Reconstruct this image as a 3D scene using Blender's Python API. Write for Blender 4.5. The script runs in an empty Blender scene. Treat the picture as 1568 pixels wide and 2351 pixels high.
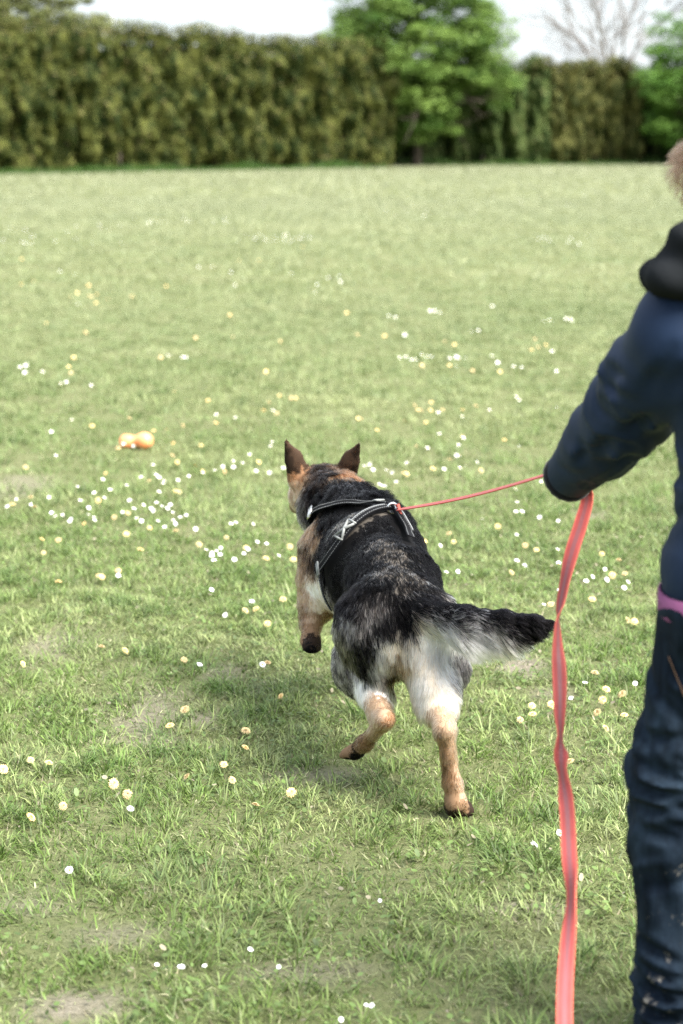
import bpy, math, random
import numpy as np
from mathutils import Vector, Matrix
from mathutils.bvhtree import BVHTree
from mathutils.kdtree import KDTree

random.seed(7)
rng = np.random.default_rng(11)
scene = bpy.context.scene
COL = scene.collection

# ------------------------------------------------------------------ camera, sky, sun, exposure
CAM_H = 1.5
LENS, SENSOR = 70.0, 24.0
FPX = LENS / SENSOR * 1568.0                       # focal length in pixels of a 1568 x 2351 view of the photograph
PITCH = math.atan((1175.5 - 300.0) / FPX)
SP, CP = math.sin(PITCH), math.cos(PITCH)

cam_data = bpy.data.cameras.new('camera')
cam_data.sensor_fit = 'HORIZONTAL'
cam_data.sensor_width = SENSOR
cam_data.lens = LENS
cam_data.clip_start = 0.05
cam_data.clip_end = 4000
cam_data.dof.use_dof = True
cam_data.dof.focus_distance = 4.55
cam_data.dof.aperture_fstop = 3.7
cam = bpy.data.objects.new('camera', cam_data)
COL.objects.link(cam)
cam.location = (0, 0, CAM_H)
cam.rotation_euler = (math.pi / 2 - PITCH, 0, 0)
scene.camera = cam

SUN_EL, SUN_AZ = math.radians(50), math.radians(124)    # azimuth clockwise from +Y: to the right and a little behind the camera
sun_vec = Vector((math.sin(SUN_AZ) * math.cos(SUN_EL), math.cos(SUN_AZ) * math.cos(SUN_EL), math.sin(SUN_EL)))

world = bpy.data.worlds.new('World')
scene.world = world
world.use_nodes = True
wt = world.node_tree
wt.nodes.clear()
w_out = wt.nodes.new('ShaderNodeOutputWorld')
w_bg = wt.nodes.new('ShaderNodeBackground')
w_sky = wt.nodes.new('ShaderNodeTexSky')
w_sky.sky_type = 'NISHITA'
w_sky.sun_disc = False
w_sky.sun_elevation = SUN_EL
w_sky.sun_rotation = SUN_AZ
w_sky.dust_density = 2.0
w_tc = wt.nodes.new('ShaderNodeTexCoord')
w_map = wt.nodes.new('ShaderNodeMapping')
w_map.inputs['Scale'].default_value = (1.0, 1.0, 2.6)
w_noise = wt.nodes.new('ShaderNodeTexNoise')
w_noise.inputs['Scale'].default_value = 3.2
w_noise.inputs['Detail'].default_value = 7
w_noise.inputs['Roughness'].default_value = 0.55
w_ramp = wt.nodes.new('ShaderNodeValToRGB')
w_ramp.color_ramp.elements[0].position = 0.28
w_ramp.color_ramp.elements[0].color = (0.86, 0.86, 0.86, 1)
w_ramp.color_ramp.elements[1].position = 0.66
w_ramp.color_ramp.elements[1].color = (1, 1, 1, 1)
w_mix = wt.nodes.new('ShaderNodeMixRGB')
# thin bright cloud cover, three times as bright overhead as at the horizon (the standard overcast sky)
w_sep = wt.nodes.new('ShaderNodeSeparateXYZ')
wt.links.new(w_tc.outputs['Generated'], w_sep.inputs['Vector'])
w_up = wt.nodes.new('ShaderNodeMapRange')
w_up.inputs['To Min'].default_value = 1.0
w_up.inputs['To Max'].default_value = 3.0
wt.links.new(w_sep.outputs['Z'], w_up.inputs['Value'])
w_cl = wt.nodes.new('ShaderNodeVectorMath'); w_cl.operation = 'SCALE'
w_cl.inputs[0].default_value = (0.50, 0.535, 0.585)
wt.links.new(w_up.outputs['Result'], w_cl.inputs['Scale'])
wt.links.new(w_cl.outputs['Vector'], w_mix.inputs['Color2'])
wt.links.new(w_tc.outputs['Generated'], w_map.inputs['Vector'])
wt.links.new(w_map.outputs['Vector'], w_noise.inputs['Vector'])
wt.links.new(w_noise.outputs['Fac'], w_ramp.inputs['Fac'])
wt.links.new(w_ramp.outputs['Color'], w_mix.inputs['Fac'])
wt.links.new(w_sky.outputs['Color'], w_mix.inputs['Color1'])
wt.links.new(w_mix.outputs['Color'], w_bg.inputs['Color'])
w_bg.inputs['Strength'].default_value = 0.15
wt.links.new(w_bg.outputs['Background'], w_out.inputs['Surface'])

sun_data = bpy.data.lights.new('sun', 'SUN')
sun_data.energy = 1.55
sun_data.angle = math.radians(38)
sun_data.color = (1.0, 0.955, 0.88)
sun = bpy.data.objects.new('sun', sun_data)
COL.objects.link(sun)
sun.rotation_euler = (-sun_vec).to_track_quat('-Z', 'Y').to_euler()
sun.location = sun_vec * 30

vs = scene.view_settings
vs.view_transform = 'Standard'
vs.look = 'None'
vs.gamma = 1.0
vs.exposure = 3.38
vs.use_curve_mapping = False
scene.render.engine = 'CYCLES'
scene.cycles.use_denoising = True
scene.cycles.denoising_prefilter = 'NONE'
scene.cycles.denoising_input_passes = 'RGB_ALBEDO_NORMAL'
scene.cycles.max_bounces = 10
scene.cycles.transparent_max_bounces = 8

# ------------------------------------------------------------------ helpers
def ray(x, y):
    u, v = (x - 784.0) / FPX, (y - 1175.5) / FPX
    return np.array([u, CP - v * SP, -SP - v * CP])

def P(x, y, d):
    """World point seen at (x, y) of the 1568-wide photograph, d metres ahead of the camera."""
    r = ray(x, y)
    return np.array([0, 0, CAM_H]) + r * (d / r[1])

def G(x, y, z=0.0):
    """World point on the level z seen at (x, y)."""
    r = ray(x, y)
    return np.array([0, 0, CAM_H]) + r * ((z - CAM_H) / r[2])

def nrm(v):
    v = np.asarray(v, float)
    return v / max(np.linalg.norm(v), 1e-9)

def tag(o, label=None, cat=None, group=None, kind=None):
    if label: o['label'] = label
    if cat: o['category'] = cat
    if group: o['group'] = group
    if kind: o['kind'] = kind
    return o

def link(name, data, parent=None):
    o = bpy.data.objects.new(name, data)
    COL.objects.link(o)
    if parent is not None:
        o.parent = parent
        o.matrix_parent_inverse = Matrix.Translation(-Vector(parent.location)) if parent.parent is None else \
            Matrix.Translation(-Vector(parent.matrix_world_base if hasattr(parent, 'matrix_world_base') else (0, 0, 0)))
    return o

def root_at(name, loc):
    o = bpy.data.objects.new(name, None)
    o.empty_display_size = 0.1
    o.location = loc
    COL.objects.link(o)
    return o

def mesh_np(name, verts, faces, mat=None, tint=None, smooth=False, midx=None):
    """Mesh from arrays; faces is an (n, k) integer array or a list of tuples."""
    me = bpy.data.meshes.new(name)
    verts = np.asarray(verts, np.float32).reshape(-1, 3)
    if isinstance(faces, np.ndarray):
        n, k = faces.shape
        me.vertices.add(len(verts)); me.vertices.foreach_set('co', verts.ravel())
        me.loops.add(n * k); me.loops.foreach_set('vertex_index', faces.astype(np.int32).ravel())
        me.polygons.add(n)
        me.polygons.foreach_set('loop_start', np.arange(0, n * k, k, dtype=np.int32))
        me.update(calc_edges=True)
    else:
        me.from_pydata([tuple(map(float, v)) for v in verts], [], [tuple(map(int, f)) for f in faces])
        me.update()
    if tint is not None:
        a = me.attributes.new('tint', 'FLOAT_COLOR', 'POINT')
        c = np.ones((len(verts), 4), np.float32); c[:, :3] = tint
        a.data.foreach_set('color', c.ravel())
    if smooth:
        me.polygons.foreach_set('use_smooth', np.ones(len(me.polygons), bool))
    if mat is not None:
        for m in (mat if isinstance(mat, (list, tuple)) else [mat]): me.materials.append(m)
    if midx is not None:
        me.polygons.foreach_set('material_index', np.asarray(midx, np.int32))
    return me

class MB:
    """Collects shapes for one mesh."""
    def __init__(s): s.v, s.f, s.m = [], [], []
    def add(s, vs_, fs, m=0):
        b = len(s.v); s.v += [tuple(map(float, p)) for p in vs_]
        s.f += [tuple(i + b for i in f) for f in fs]; s.m += [m] * len(fs)
    def tube(s, pts, radii, n=8, m=0, closed=False):
        pts = [np.asarray(p, float) for p in pts]; k = len(pts)
        if np.isscalar(radii): radii = [radii] * k
        vs_, fs = [], []
        up = np.array([0.13, 0.21, 0.97]); prev = None
        for i, p in enumerate(pts):
            if closed: t = nrm(pts[(i + 1) % k] - pts[i - 1])
            else: t = nrm(pts[min(i + 1, k - 1)] - pts[max(i - 1, 0)])
            a = prev if prev is not None else up
            a = a - t * np.dot(a, t)
            if np.linalg.norm(a) < 1e-4: a = np.array([1, 0, 0]) - t * t[0]
            a = nrm(a); prev = a; b = np.cross(t, a)
            for j in range(n):
                an = 2 * math.pi * j / n
                vs_.append(p + radii[i] * (a * math.cos(an) + b * math.sin(an)))
        for i in range(k if closed else k - 1):
            for j in range(n):
                q = (i + 1) % k
                fs.append((i * n + j, i * n + (j + 1) % n, q * n + (j + 1) % n, q * n + j))
        if not closed:
            fs.append(tuple(range(n - 1, -1, -1))); fs.append(tuple(range((k - 1) * n, k * n)))
        s.add(vs_, fs, m)
    def box(s, c, ax, ay, az, m=0):
        c, ax, ay, az = map(lambda q: np.asarray(q, float), (c, ax, ay, az))
        vs_ = [c + i * ax + j * ay + k * az for i in (-1, 1) for j in (-1, 1) for k in (-1, 1)]
        s.add(vs_, [(0, 1, 3, 2), (4, 6, 7, 5), (0, 4, 5, 1), (2, 3, 7, 6), (0, 2, 6, 4), (1, 5, 7, 3)], m)
    def ball(s, c, r, m=0, seg=10, rings=6, sc=(1, 1, 1)):
        vs_, fs = [], []
        c = np.asarray(c, float)
        for i in range(rings + 1):
            th = math.pi * i / rings
            for j in range(seg):
                ph = 2 * math.pi * j / seg
                vs_.append(c + r * np.array([sc[0] * math.sin(th) * math.cos(ph), sc[1] * math.sin(th) * math.sin(ph), sc[2] * math.cos(th)]))
        for i in range(rings):
            for j in range(seg):
                fs.append((i * seg + j, (i + 1) * seg + j, (i + 1) * seg + (j + 1) % seg, i * seg + (j + 1) % seg))
        s.add(vs_, fs, m)
    def mesh(s, name, mat, smooth=True):
        me = mesh_np(name, s.v, s.f, mat, smooth=smooth, midx=s.m)
        return me
    def build(s, name, mat, parent=None, smooth=True):
        return link(name, s.mesh(name, mat, smooth), parent)

# value noise ------------------------------------------------------
def _hash(ix, iy, iz, seed):
    n = (ix * 374761393 + iy * 668265263 + iz * 1274126177 + seed * 974634777) & 0x7fffffff
    n = ((n ^ (n >> 13)) * 1274126177) & 0x7fffffff
    return ((n ^ (n >> 16)) & 0xffff) / 65535.0

def vnoise(p, scale, seed=0):
    q = np.asarray(p, float) * scale
    if q.shape[-1] == 2: q = np.concatenate([q, np.zeros(q.shape[:-1] + (1,))], -1)
    i = np.floor(q).astype(np.int64); f = q - i; f = f * f * (3 - 2 * f)
    out = 0
    for dx in (0, 1):
        for dy in (0, 1):
            for dz in (0, 1):
                w = (f[..., 0] if dx else 1 - f[..., 0]) * (f[..., 1] if dy else 1 - f[..., 1]) * (f[..., 2] if dz else 1 - f[..., 2])
                out = out + w * _hash(i[..., 0] + dx, i[..., 1] + dy, i[..., 2] + dz, seed)
    return out

def fbm(p, scale, seed=0, oct=3):
    s, a, t = 0, 1.0, 0
    for o in range(oct):
        s = s + a * vnoise(p, scale * 2 ** o, seed + o * 17); t += a; a *= 0.5
    return s / t

# materials --------------------------------------------------------
def new_mat(name):
    m = bpy.data.materials.new(name); m.use_nodes = True
    nt = m.node_tree; b = nt.nodes['Principled BSDF']
    return m, nt, b

def plain(name, col, rough=0.6, spec=0.4, metal=0.0, bump=None, vary=0.0, vscale=30.0, sheen=0.0):
    m, nt, b = new_mat(name)
    b.inputs['Base Color'].default_value = (*col, 1)
    b.inputs['Roughness'].default_value = rough
    b.inputs['Specular IOR Level'].default_value = spec
    b.inputs['Metallic'].default_value = metal
    if sheen:
        b.inputs['Sheen Weight'].default_value = sheen
        b.inputs['Sheen Roughness'].default_value = 0.5
    tc = nt.nodes.new('ShaderNodeTexCoord')
    if vary:
        n = nt.nodes.new('ShaderNodeTexNoise'); n.inputs['Scale'].default_value = vscale; n.inputs['Detail'].default_value = 5
        nt.links.new(tc.outputs['Object'], n.inputs['Vector'])
        r = nt.nodes.new('ShaderNodeValToRGB')
        r.color_ramp.elements[0].position = 0.3; r.color_ramp.elements[1].position = 0.7
        r.color_ramp.elements[0].color = (*[c * (1 - vary) for c in col], 1)
        r.color_ramp.elements[1].color = (*[min(1, c * (1 + vary)) for c in col], 1)
        nt.links.new(n.outputs['Fac'], r.inputs['Fac']); nt.links.new(r.outputs['Color'], b.inputs['Base Color'])
    if bump:
        n2 = nt.nodes.new('ShaderNodeTexNoise'); n2.inputs['Scale'].default_value = bump[0]; n2.inputs['Detail'].default_value = 3
        nt.links.new(tc.outputs['Object'], n2.inputs['Vector'])
        bp = nt.nodes.new('ShaderNodeBump'); bp.inputs['Strength'].default_value = bump[1]; bp.inputs['Distance'].default_value = bump[2]
        nt.links.new(n2.outputs['Fac'], bp.inputs['Height']); nt.links.new(bp.outputs['Normal'], b.inputs['Normal'])
    return m

def leafy(name, transl=0.3, rough=0.55, spec=0.3):
    """Foliage: colour from each leaf's own tint, part of the light passes through."""
    m, nt, b = new_mat(name)
    a = nt.nodes.new('ShaderNodeAttribute'); a.attribute_name = 'tint'
    b.inputs['Roughness'].default_value = rough
    b.inputs['Specular IOR Level'].default_value = spec
    nt.links.new(a.outputs['Color'], b.inputs['Base Color'])
    t = nt.nodes.new('ShaderNodeBsdfTranslucent')
    nt.links.new(a.outputs['Color'], t.inputs['Color'])
    mx = nt.nodes.new('ShaderNodeMixShader'); mx.inputs['Fac'].default_value = transl
    nt.links.new(b.outputs['BSDF'], mx.inputs[1]); nt.links.new(t.outputs['BSDF'], mx.inputs[2])
    nt.links.new(mx.outputs['Shader'], nt.nodes['Material Output'].inputs['Surface'])
    return m

# implicit bodies --------------------------------------------------
class Prim:
    def __init__(s, a, b, ra, rb, k=0.03, flow=None, fur=0.02, sq=None, name=''):
        s.a, s.b = np.asarray(a, float), np.asarray(b, float)
        s.ra, s.rb, s.k, s.flow, s.fur, s.sq, s.name = ra, rb, k, flow, fur, sq, name
    def dist(s, p):
        ba = s.b - s.a; q = p - s.a
        if s.sq is not None:                       # flattened along an axis
            n, fac = s.sq
            n = np.asarray(n); q = q + ((fac - 1) * (q @ n))[..., None] * n
            ba = ba + (fac - 1) * np.dot(ba, n) * n
        L = max(np.dot(ba, ba), 1e-12)
        t = np.clip((q @ ba) / L, 0, 1)
        return np.linalg.norm(q - t[..., None] * ba, axis=-1) - (s.ra + t * (s.rb - s.ra))
    def bounds(s, m):
        r = max(s.ra, s.rb) + m
        return np.minimum(s.a, s.b) - r, np.maximum(s.a, s.b) + r

def polygonise(prims, h, disp=None, pad=0.05):
    lo = np.min([p.bounds(pad)[0] for p in prims], 0); hi = np.max([p.bounds(pad)[1] for p in prims], 0)
    n = np.ceil((hi - lo) / h).astype(int) + 1
    g = np.full(n, 1.0, np.float32)
    ax = [lo[i] + h * np.arange(n[i]) for i in range(3)]
    for p in prims:
        l, u = p.bounds(p.k + 2.5 * h + 0.012)
        i0 = np.maximum(((l - lo) / h).astype(int), 0); i1 = np.minimum(((u - lo) / h).astype(int) + 2, n)
        X = np.stack(np.meshgrid(ax[0][i0[0]:i1[0]], ax[1][i0[1]:i1[1]], ax[2][i0[2]:i1[2]], indexing='ij'), -1)
        d = p.dist(X)
        sl = tuple(slice(i0[i], i1[i]) for i in range(3))
        e = g[sl]; k = max(p.k, 1e-4)
        hh = np.maximum(k - np.abs(e - d), 0) / k
        g[sl] = np.minimum(e, d) - hh * hh * k * 0.25
    if disp is not None:
        near = np.abs(g) < 0.05
        idx = np.argwhere(near)
        g[near] += disp(lo + h * idx).astype(np.float32)
    ins = g < 0
    c = [g[dx:n[0] - 1 + dx, dy:n[1] - 1 + dy, dz:n[2] - 1 + dz] for dx in (0, 1) for dy in (0, 1) for dz in (0, 1)]
    cnt = sum((q < 0).astype(np.int8) for q in c)
    act = (cnt > 0) & (cnt < 8)
    idx = np.argwhere(act); val = np.stack([q[act] for q in c], 1).astype(float)
    cor = np.array([[dx, dy, dz] for dx in (0, 1) for dy in (0, 1) for dz in (0, 1)], float)
    acc = np.zeros((len(idx), 3)); w = np.zeros(len(idx))
    for i in range(8):
        for j in range(i + 1, 8):
            if np.abs(cor[i] - cor[j]).sum() != 1: continue
            a, b = val[:, i], val[:, j]; m = (a < 0) != (b < 0)
            t = np.where(m, a / np.where(m, a - b, 1), 0)
            acc += np.where(m[:, None], cor[i] + t[:, None] * (cor[j] - cor[i]), 0); w += m
    V = lo + h * (idx + acc / w[:, None])
    vid = np.full(n - 1, -1, np.int64); vid[act] = np.arange(len(idx))
    F = []
    for a in range(3):
        b, cc = (a + 1) % 3, (a + 2) % 3
        s0 = [slice(1, n[i] - 1) for i in range(3)]; s0[a] = slice(0, n[a] - 1)
        s1 = list(s0); s1[a] = slice(1, n[a])
        A, B = ins[tuple(s0)], ins[tuple(s1)]
        e = np.argwhere(A != B); flip = B[A != B]
        e[:, b] += 1; e[:, cc] += 1
        def at(db, dc):
            q = e.copy(); q[:, b] -= db; q[:, cc] -= dc
            return vid[q[:, 0], q[:, 1], q[:, 2]]
        Q = np.stack([at(1, 1), at(0, 1), at(0, 0), at(1, 0)], 1)
        Q[flip] = Q[flip][:, ::-1]
        F.append(Q)
    F = np.concatenate(F)
    F = F[(F >= 0).all(1)]
    # light smoothing
    for it in range(2):
        acc = np.zeros_like(V); cn = np.zeros(len(V))
        for i in range(4):
            for j in ((i + 1) % 4, (i + 3) % 4):
                np.add.at(acc, F[:, i], V[F[:, j]]); np.add.at(cn, F[:, i], 1)
        V = 0.5 * V + 0.5 * acc / np.maximum(cn, 1)[:, None]
    return V, F

def vert_normals(V, F):
    fn = np.cross(V[F[:, 2]] - V[F[:, 0]], V[F[:, 3]] - V[F[:, 1]])
    N = np.zeros_like(V)
    for i in range(4): np.add.at(N, F[:, i], fn)
    return N / np.maximum(np.linalg.norm(N, axis=1), 1e-12)[:, None]

def sample_surface(V, F, n, r):
    fn = np.cross(V[F[:, 2]] - V[F[:, 0]], V[F[:, 3]] - V[F[:, 1]])
    A = np.linalg.norm(fn, axis=1) / 2
    f = r.choice(len(F), n, p=A / A.sum())
    u, v = r.random(n)[:, None], r.random(n)[:, None]
    q = F[f]
    p = (V[q[:, 0]] * (1 - u) + V[q[:, 1]] * u) * (1 - v) + (V[q[:, 3]] * (1 - u) + V[q[:, 2]] * u) * v
    N = vert_normals(V, F)
    nn = (N[q[:, 0]] * (1 - u) + N[q[:, 1]] * u) * (1 - v) + (N[q[:, 3]] * (1 - u) + N[q[:, 2]] * u) * v
    return p, nn / np.maximum(np.linalg.norm(nn, axis=1), 1e-9)[:, None]

def hair_object(name, pts, rad, col, mat, parent=None):
    """pts (n, k, 3), rad (n, k), col (n, k, 3)."""
    n, k, _ = pts.shape
    hc = bpy.data.hair_curves.new(name)
    hc.add_curves([k] * n)
    hc.attributes['position'].data.foreach_set('vector', pts.astype(np.float32).ravel())
    ra = hc.attributes.get('radius') or hc.attributes.new('radius', 'FLOAT', 'POINT')
    ra.data.foreach_set('value', rad.astype(np.float32).ravel())
    ca = hc.attributes.new('tint', 'FLOAT_COLOR', 'POINT')
    c = np.ones((n, k, 4), np.float32); c[..., :3] = col
    ca.data.foreach_set('color', c.ravel())
    hc.materials.append(mat)
    return link(name, hc, parent)

def hair_mat(name, rough=0.38, ior=1.42):
    m, nt, b = new_mat(name)
    a = nt.nodes.new('ShaderNodeAttribute'); a.attribute_name = 'tint'
    h = nt.nodes.new('ShaderNodeBsdfHairPrincipled')
    h.parametrization = 'COLOR'
    nt.links.new(a.outputs['Color'], h.inputs['Color'])
    h.inputs['Roughness'].default_value = rough
    h.inputs['Radial Roughness'].default_value = 0.5
    h.inputs['Random Roughness'].default_value = 0.3
    h.inputs['IOR'].default_value = ior
    nt.links.new(h.outputs['BSDF'], nt.nodes['Material Output'].inputs['Surface'])
    return m

def tint_mat(name, rough=0.8, spec=0.15):
    m, nt, b = new_mat(name)
    a = nt.nodes.new('ShaderNodeAttribute'); a.attribute_name = 'tint'
    b.inputs['Roughness'].default_value = rough; b.inputs['Specular IOR Level'].default_value = spec
    nt.links.new(a.outputs['Color'], b.inputs['Base Color'])
    return m

# ------------------------------------------------------------------ ground
def soil_mask(p):
    """0 on closed turf, 1 on worn bare soil; the same function thins the grass."""
    m = np.zeros(len(p))
    for (x, y, rx, ry, s) in WORN:
        c = G(x, y)
        d = np.hypot((p[:, 0] - c[0]) / rx, (p[:, 1] - c[1]) / ry)
        m = np.maximum(m, s * np.clip(1.6 - d - 0.9 * (fbm(p[:, :2], 9, 5) - 0.35), 0, 1))
    return np.clip(m, 0, 1)
WORN = [(1200, 1530, 0.075, 0.14, 0.95), (340, 1640, 0.10, 0.20, 0.7), (520, 1540, 0.06, 0.1, 0.55), (160, 2310, 0.09, 0.06, 0.85),
        (465, 1655, 0.03, 0.06, 0.9), (1380, 1030, 0.05, 0.10, 0.7), (700, 2235, 0.10, 0.05, 0.5), (1270, 1590, 0.05, 0.05, 0.6),
        (330, 1700, 0.12, 0.07, 0.6), (1230, 2090, 0.10, 0.05, 0.5), (60, 2080, 0.08, 0.06, 0.5), (720, 1780, 0.12, 0.06, 0.5),
        (290, 2150, 0.1, 0.05, 0.5), (1350, 1180, 0.05, 0.12, 0.6), (30, 1120, 0.15, 0.3, 0.5), (130, 1480, 0.1, 0.2, 0.5)]

def ground_material():
    m, nt, b = new_mat('lawn_soil')
    tc = nt.nodes.new('ShaderNodeTexCoord')
    def noise(sc, det=6, rough=0.6):
        n = nt.nodes.new('ShaderNodeTexNoise'); n.inputs['Scale'].default_value = sc; n.inputs['Detail'].default_value = det
        n.inputs['Roughness'].default_value = rough
        nt.links.new(tc.outputs['Object'], n.inputs['Vector']); return n
    def ramp(n, p0, c0, p1, c1):
        r = nt.nodes.new('ShaderNodeValToRGB')
        r.color_ramp.elements[0].position = p0; r.color_ramp.elements[0].color = (*c0, 1)
        r.color_ramp.elements[1].position = p1; r.color_ramp.elements[1].color = (*c1, 1)
        nt.links.new(n.outputs['Fac'], r.inputs['Fac']); return r
    fine = ramp(noise(60, 8, 0.7), 0.3, (0.05, 0.05, 0.028), 0.7, (0.12, 0.115, 0.065))
    big = ramp(noise(0.9, 8, 0.65), 0.35, (0.105, 0.145, 0.04), 0.68, (0.19, 0.205, 0.095))
    mx = nt.nodes.new('ShaderNodeMixRGB'); mx.inputs['Fac'].default_value = 0.5
    nt.links.new(fine.outputs['Color'], mx.inputs['Color1']); nt.links.new(big.outputs['Color'], mx.inputs['Color2'])
    at = nt.nodes.new('ShaderNodeAttribute'); at.attribute_name = 'worn'
    soil = ramp(noise(90, 8, 0.75), 0.3, (0.10, 0.082, 0.062), 0.72, (0.30, 0.265, 0.22))
    m2 = nt.nodes.new('ShaderNodeMixRGB')
    nt.links.new(at.outputs['Fac'], m2.inputs['Fac'])
    nt.links.new(mx.outputs['Color'], m2.inputs['Color1']); nt.links.new(soil.outputs['Color'], m2.inputs['Color2'])
    nt.links.new(m2.outputs['Color'], b.inputs['Base Color'])
    b.inputs['Roughness'].default_value = 0.95; b.inputs['Specular IOR Level'].default_value = 0.1
    bp = nt.nodes.new('ShaderNodeBump'); bp.inputs['Strength'].default_value = 0.9; bp.inputs['Distance'].default_value = 0.02
    nb = noise(45, 6, 0.7)
    nt.links.new(nb.outputs['Fac'], bp.inputs['Height']); nt.links.new(bp.outputs['Normal'], b.inputs['Normal'])
    return m

def build_ground():
    ys = np.concatenate([np.arange(-6, 1, 1.0), np.arange(1, 14, 0.06), np.arange(14, 110, 2.0), [150, 250, 500, 900, 1600]])
    xs = np.concatenate([[-1500, -600, -200, -80, -40, -20, -10, -6, -4], np.arange(-3, 3.01, 0.06), [4, 6, 10, 20, 40, 80, 200, 600, 1500]])
    X, Y = np.meshgrid(xs, ys, indexing='ij')
    p = np.stack([X.ravel(), Y.ravel(), np.zeros(X.size)], 1)
    worn = soil_mask(p)
    nx, ny = len(xs), len(ys)
    i, j = np.meshgrid(np.arange(nx - 1), np.arange(ny - 1), indexing='ij')
    a = (i * ny + j).ravel()
    f = np.stack([a, a + ny, a + ny + 1, a + 1], 1)
    me = mesh_np('ground', p, f, ground_material())
    at = me.attributes.new('worn', 'FLOAT', 'POINT'); at.data.foreach_set('value', worn.astype(np.float32))
    return tag(link('ground', me), kind='structure')
build_ground()

# ------------------------------------------------------------------ grass
GRASS = leafy('grass_blades', 0.32, 0.5, 0.35)

def blades(x, y, L, W, lean, head, bend, col, three=True):
    n = len(x)
    base = np.stack([x, y, np.full(n, -0.003)], 1)
    hd = np.stack([np.cos(head), np.sin(head), np.zeros(n)], 1)
    sd = np.stack([-np.sin(head), np.cos(head), np.zeros(n)], 1)
    tw = rng.normal(0, 0.6, n)
    sd = sd * np.cos(tw)[:, None] + hd * np.sin(tw)[:, None]
    up = np.array([0, 0, 1.0])
    def pt(t, ang):
        return (hd * np.sin(ang)[:, None] + up * np.cos(ang)[:, None]) * (L * t)[:, None]
    w = (W / 2)[:, None]
    if three:
        mid = base + pt(0.55, lean)
        tip = mid + pt(0.45, np.minimum(lean + bend, 1.75))
        tip[:, 2] = np.maximum(tip[:, 2], 0.003)
        V = np.stack([base - sd * w, base + sd * w, mid - sd * w * 0.8, mid + sd * w * 0.8, tip], 1).reshape(-1, 3)
        o = 5 * np.arange(n)[:, None]
        F = np.concatenate([o + [0, 1, 3], o + [0, 3, 2], o + [2, 3, 4]])
        C = np.repeat(col, 5, 0)
    else:
        tip = base + pt(1.0, lean)
        V = np.stack([base - sd * w, base + sd * w, tip], 1).reshape(-1, 3)
        o = 3 * np.arange(n)[:, None]
        F = o + [0, 1, 2]
        C = np.repeat(col, 3, 0)
    return V, F, C

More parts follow.
